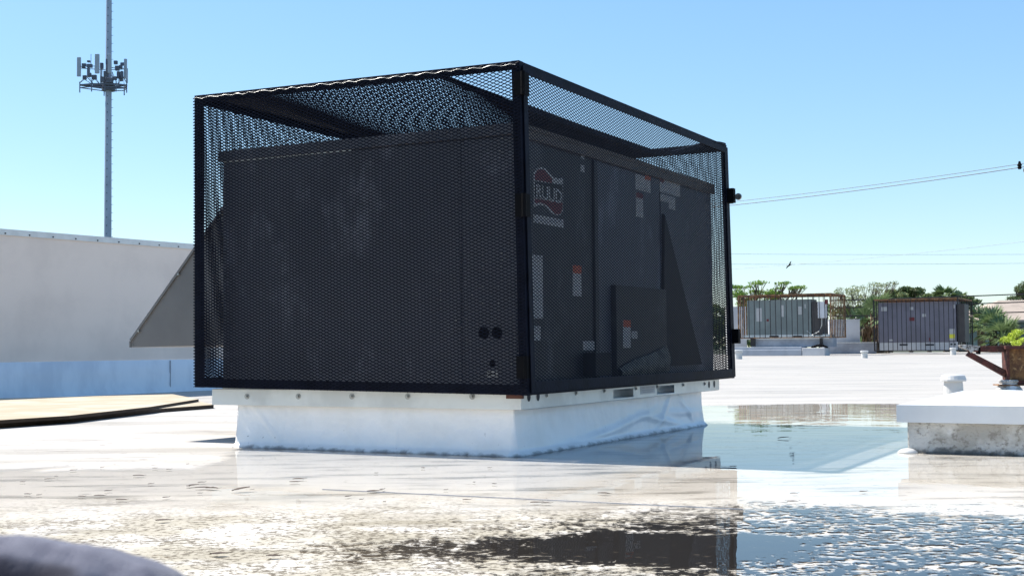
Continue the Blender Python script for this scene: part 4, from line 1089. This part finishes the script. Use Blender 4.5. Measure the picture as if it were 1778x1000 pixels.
# ================================================================== ROOF LITTER
def leaf_obj(px_, py_, L_, rot, label='tiny dry leaf crumb scattered on the white roof at the front left', group='leaf crumbs on the roof', up_=0.0, mat=None):
    P = gnd(px_, py_, .006); k = MB(); n_ = 7; vs = []
    for i in range(n_):
        t = i/(n_-1); w_ = L_*.22*math.sin(math.pi*min(1, t*1.05))**.8+.0005; zc = .002+L_*.02*math.sin(math.pi*t)+up_*t
        x_ = (t-.5)*L_; vs += [(x_, -w_, zc+L_*.015), (x_, 0, zc), (x_, w_, zc+L_*.03)]
    fs = []
    for i in range(n_-1): fs += [(i*3, i*3+1, i*3+4, i*3+3), (i*3+1, i*3+2, i*3+5, i*3+4)]
    k.add(vs, fs); k.add([(.5*L_, -.0015, .004), (.75*L_, 0, .006), (.5*L_, .0015, .004)], [(0, 1, 2)])
    o = k.build('dry_leaf', mat or M['deadleaf']); s_ = o.modifiers.new('thickness', 'SOLIDIFY'); s_.thickness = .0012
    o.location = P; o.rotation_euler = (0, 0, rot); tag(o, label, 'leaf', group); return o
leaf_obj(418, 852, .075, .4, 'curled brown leaf, right end of the litter line on the left foreground', None, .012)
leaf_obj(1360, 761, .07, .1, 'dark leaf floating in the middle of the blue puddle', None, .006)
big_leaves = sorted([(352, 847, .06, .1), (335, 843, .05, 1.0), (368, 848, .06, -.3), (283, 904, .05, .35), (1378, 857, .03, .0), (648, 853, .05, .2), (518, 832, .05, .1), (510, 837, .04, -.2), (380, 962, .05, .2),
    (474, 966, .04, 0), (1376, 871, .04, .05), (1498, 854, .03, .3), (210, 868, .04, 0), (172, 861, .04, .2), (948, 874, .035, 0), (930, 873, .04, .1), (1048, 857, .05, -.4), (240, 826, .05, 0), (810, 868, .03, .2), (84, 832, .035, .5)])
ordn = 'leftmost,second,third,fourth,fifth,sixth,seventh,eighth,ninth,tenth,eleventh,twelfth,thirteenth,fourteenth,fifteenth,sixteenth,seventeenth,eighteenth,nineteenth,rightmost'.split(',')
for i, q in enumerate(big_leaves):
    wd = ordn[i] if i in (0, 19) else ordn[i]+' from the left'
    leaf_obj(*q, wd+' of the twenty larger dry leaves on the wet foreground roof', 'larger dry leaves on the roof')
leaf_obj(120, 706, .10, .1, 'dark leaf lying on the tan board near the beige wall', None)
for _ in range(26):
    px_ = random.choice((random.uniform(0, 420), random.uniform(100, 900))); py_ = random.uniform(806, 880)
    leaf_obj(px_, py_, random.uniform(.012, .03), random.uniform(-1, 1))
# straight lap seam in the coating
a, c_ = gnd(560, 851), gnd(1290, 886)
k = MB(); k.beam((0, 0, 0), c_-a, .006, .003); o = k.build('roof_seam', M['greyink']); o.location = a+Vector((0, 0, .0045)); tag(o, kind='structure')

# ================================================================== FOREGROUND CLOTH
mt, nt, bs = newmat('navy brushed fabric'); v, x, y, z = xyz(nt)
wv = (nz(nt, v, 28, 3, .5)-.5)*.016
dk = ((x+wv).ss(.040, .032)*(y+wv*.6).ss(-.007, -.014)).max((x+wv).ss(.047, .051)*(x+wv).ss(.068, .060)*(y+wv*.6).ss(-.016, -.021))  # shade of the fold hollows painted as dark patches in the fabric colour
nt.links.new(mixc(nt, dk, mixc(nt, nz(nt, v, 60, 4).ss(.35, .65), (.15, .15, .185), (.10, .10, .135)), (.012, .012, .026)).s, bs.inputs['Base Color'])
bs.inputs['Roughness'].default_value = .95; bs.inputs['Sheen Weight'].default_value = .15; bs.inputs['Sheen Roughness'].default_value = .4
nt.links.new(bump(nt, nz(nt, v, 900, 2), .0006), bs.inputs['Normal'])
DC = .50
sil = [(-260, 930), (-100, 928), (0, 936), (50, 941), (100, 947), (155, 957), (200, 969), (238, 981), (265, 992), (290, 1010), (325, 1066), (355, 1156)]
def silz(xw):
    px_ = 889+xw/DC*FPX
    for (xa, ya), (xb, yb) in zip(sil, sil[1:]):
        if px_ <= xb:
            t = (px_-xa)/(xb-xa); return at(px_, ya+(yb-ya)*t, DC).z
    return at(px_, sil[-1][1], DC).z
nx_, ny_ = 110, 80; vs = []
for j in range(ny_+1):
    v_ = j/ny_; yw = .34+.34*v_
    for i in range(nx_+1):
        u_ = i/nx_; xw = -.30+.20*u_
        d = (yw-DC)
        z_ = silz(xw*DC/DC) - (3.2 if d > 0 else 1.6)*d*d - (abs(d)**1.5)*.15
        sd_ = max(0.0, -d)
        hol = math.exp(-((xw+.190)/.016)**2) + .9*math.exp(-((xw+.150)/.0075)**2) + .6*math.exp(-((xw+.245)/.02)**2)
        z_ -= .060*min(1, hol)*(1-math.exp(-(max(0, sd_-.012)/.012)**1.3)) + .012*(1-math.exp(-sd_/.02))
        z_ += .0022*mnoise.noise(Vector((xw*45, yw*45, 0)))+.0009*mnoise.noise(Vector((xw*160, yw*120, 3)))
        vs.append((xw+.2, yw-DC, z_-.45))
k = MB(); W_ = nx_+1
k.add(vs, [(j*W_+i, j*W_+i+1, (j+1)*W_+i+1, (j+1)*W_+i) for j in range(ny_) for i in range(nx_)])
o = k.build('folded_fabric', mt, smooth=True); o.location = (-.2, DC, .45)
sm_ = o.modifiers.new('thickness', 'SOLIDIFY'); sm_.thickness = .003
tag(o, 'blurred navy and grey folded fabric close to the camera in the lower left corner', 'fabric')
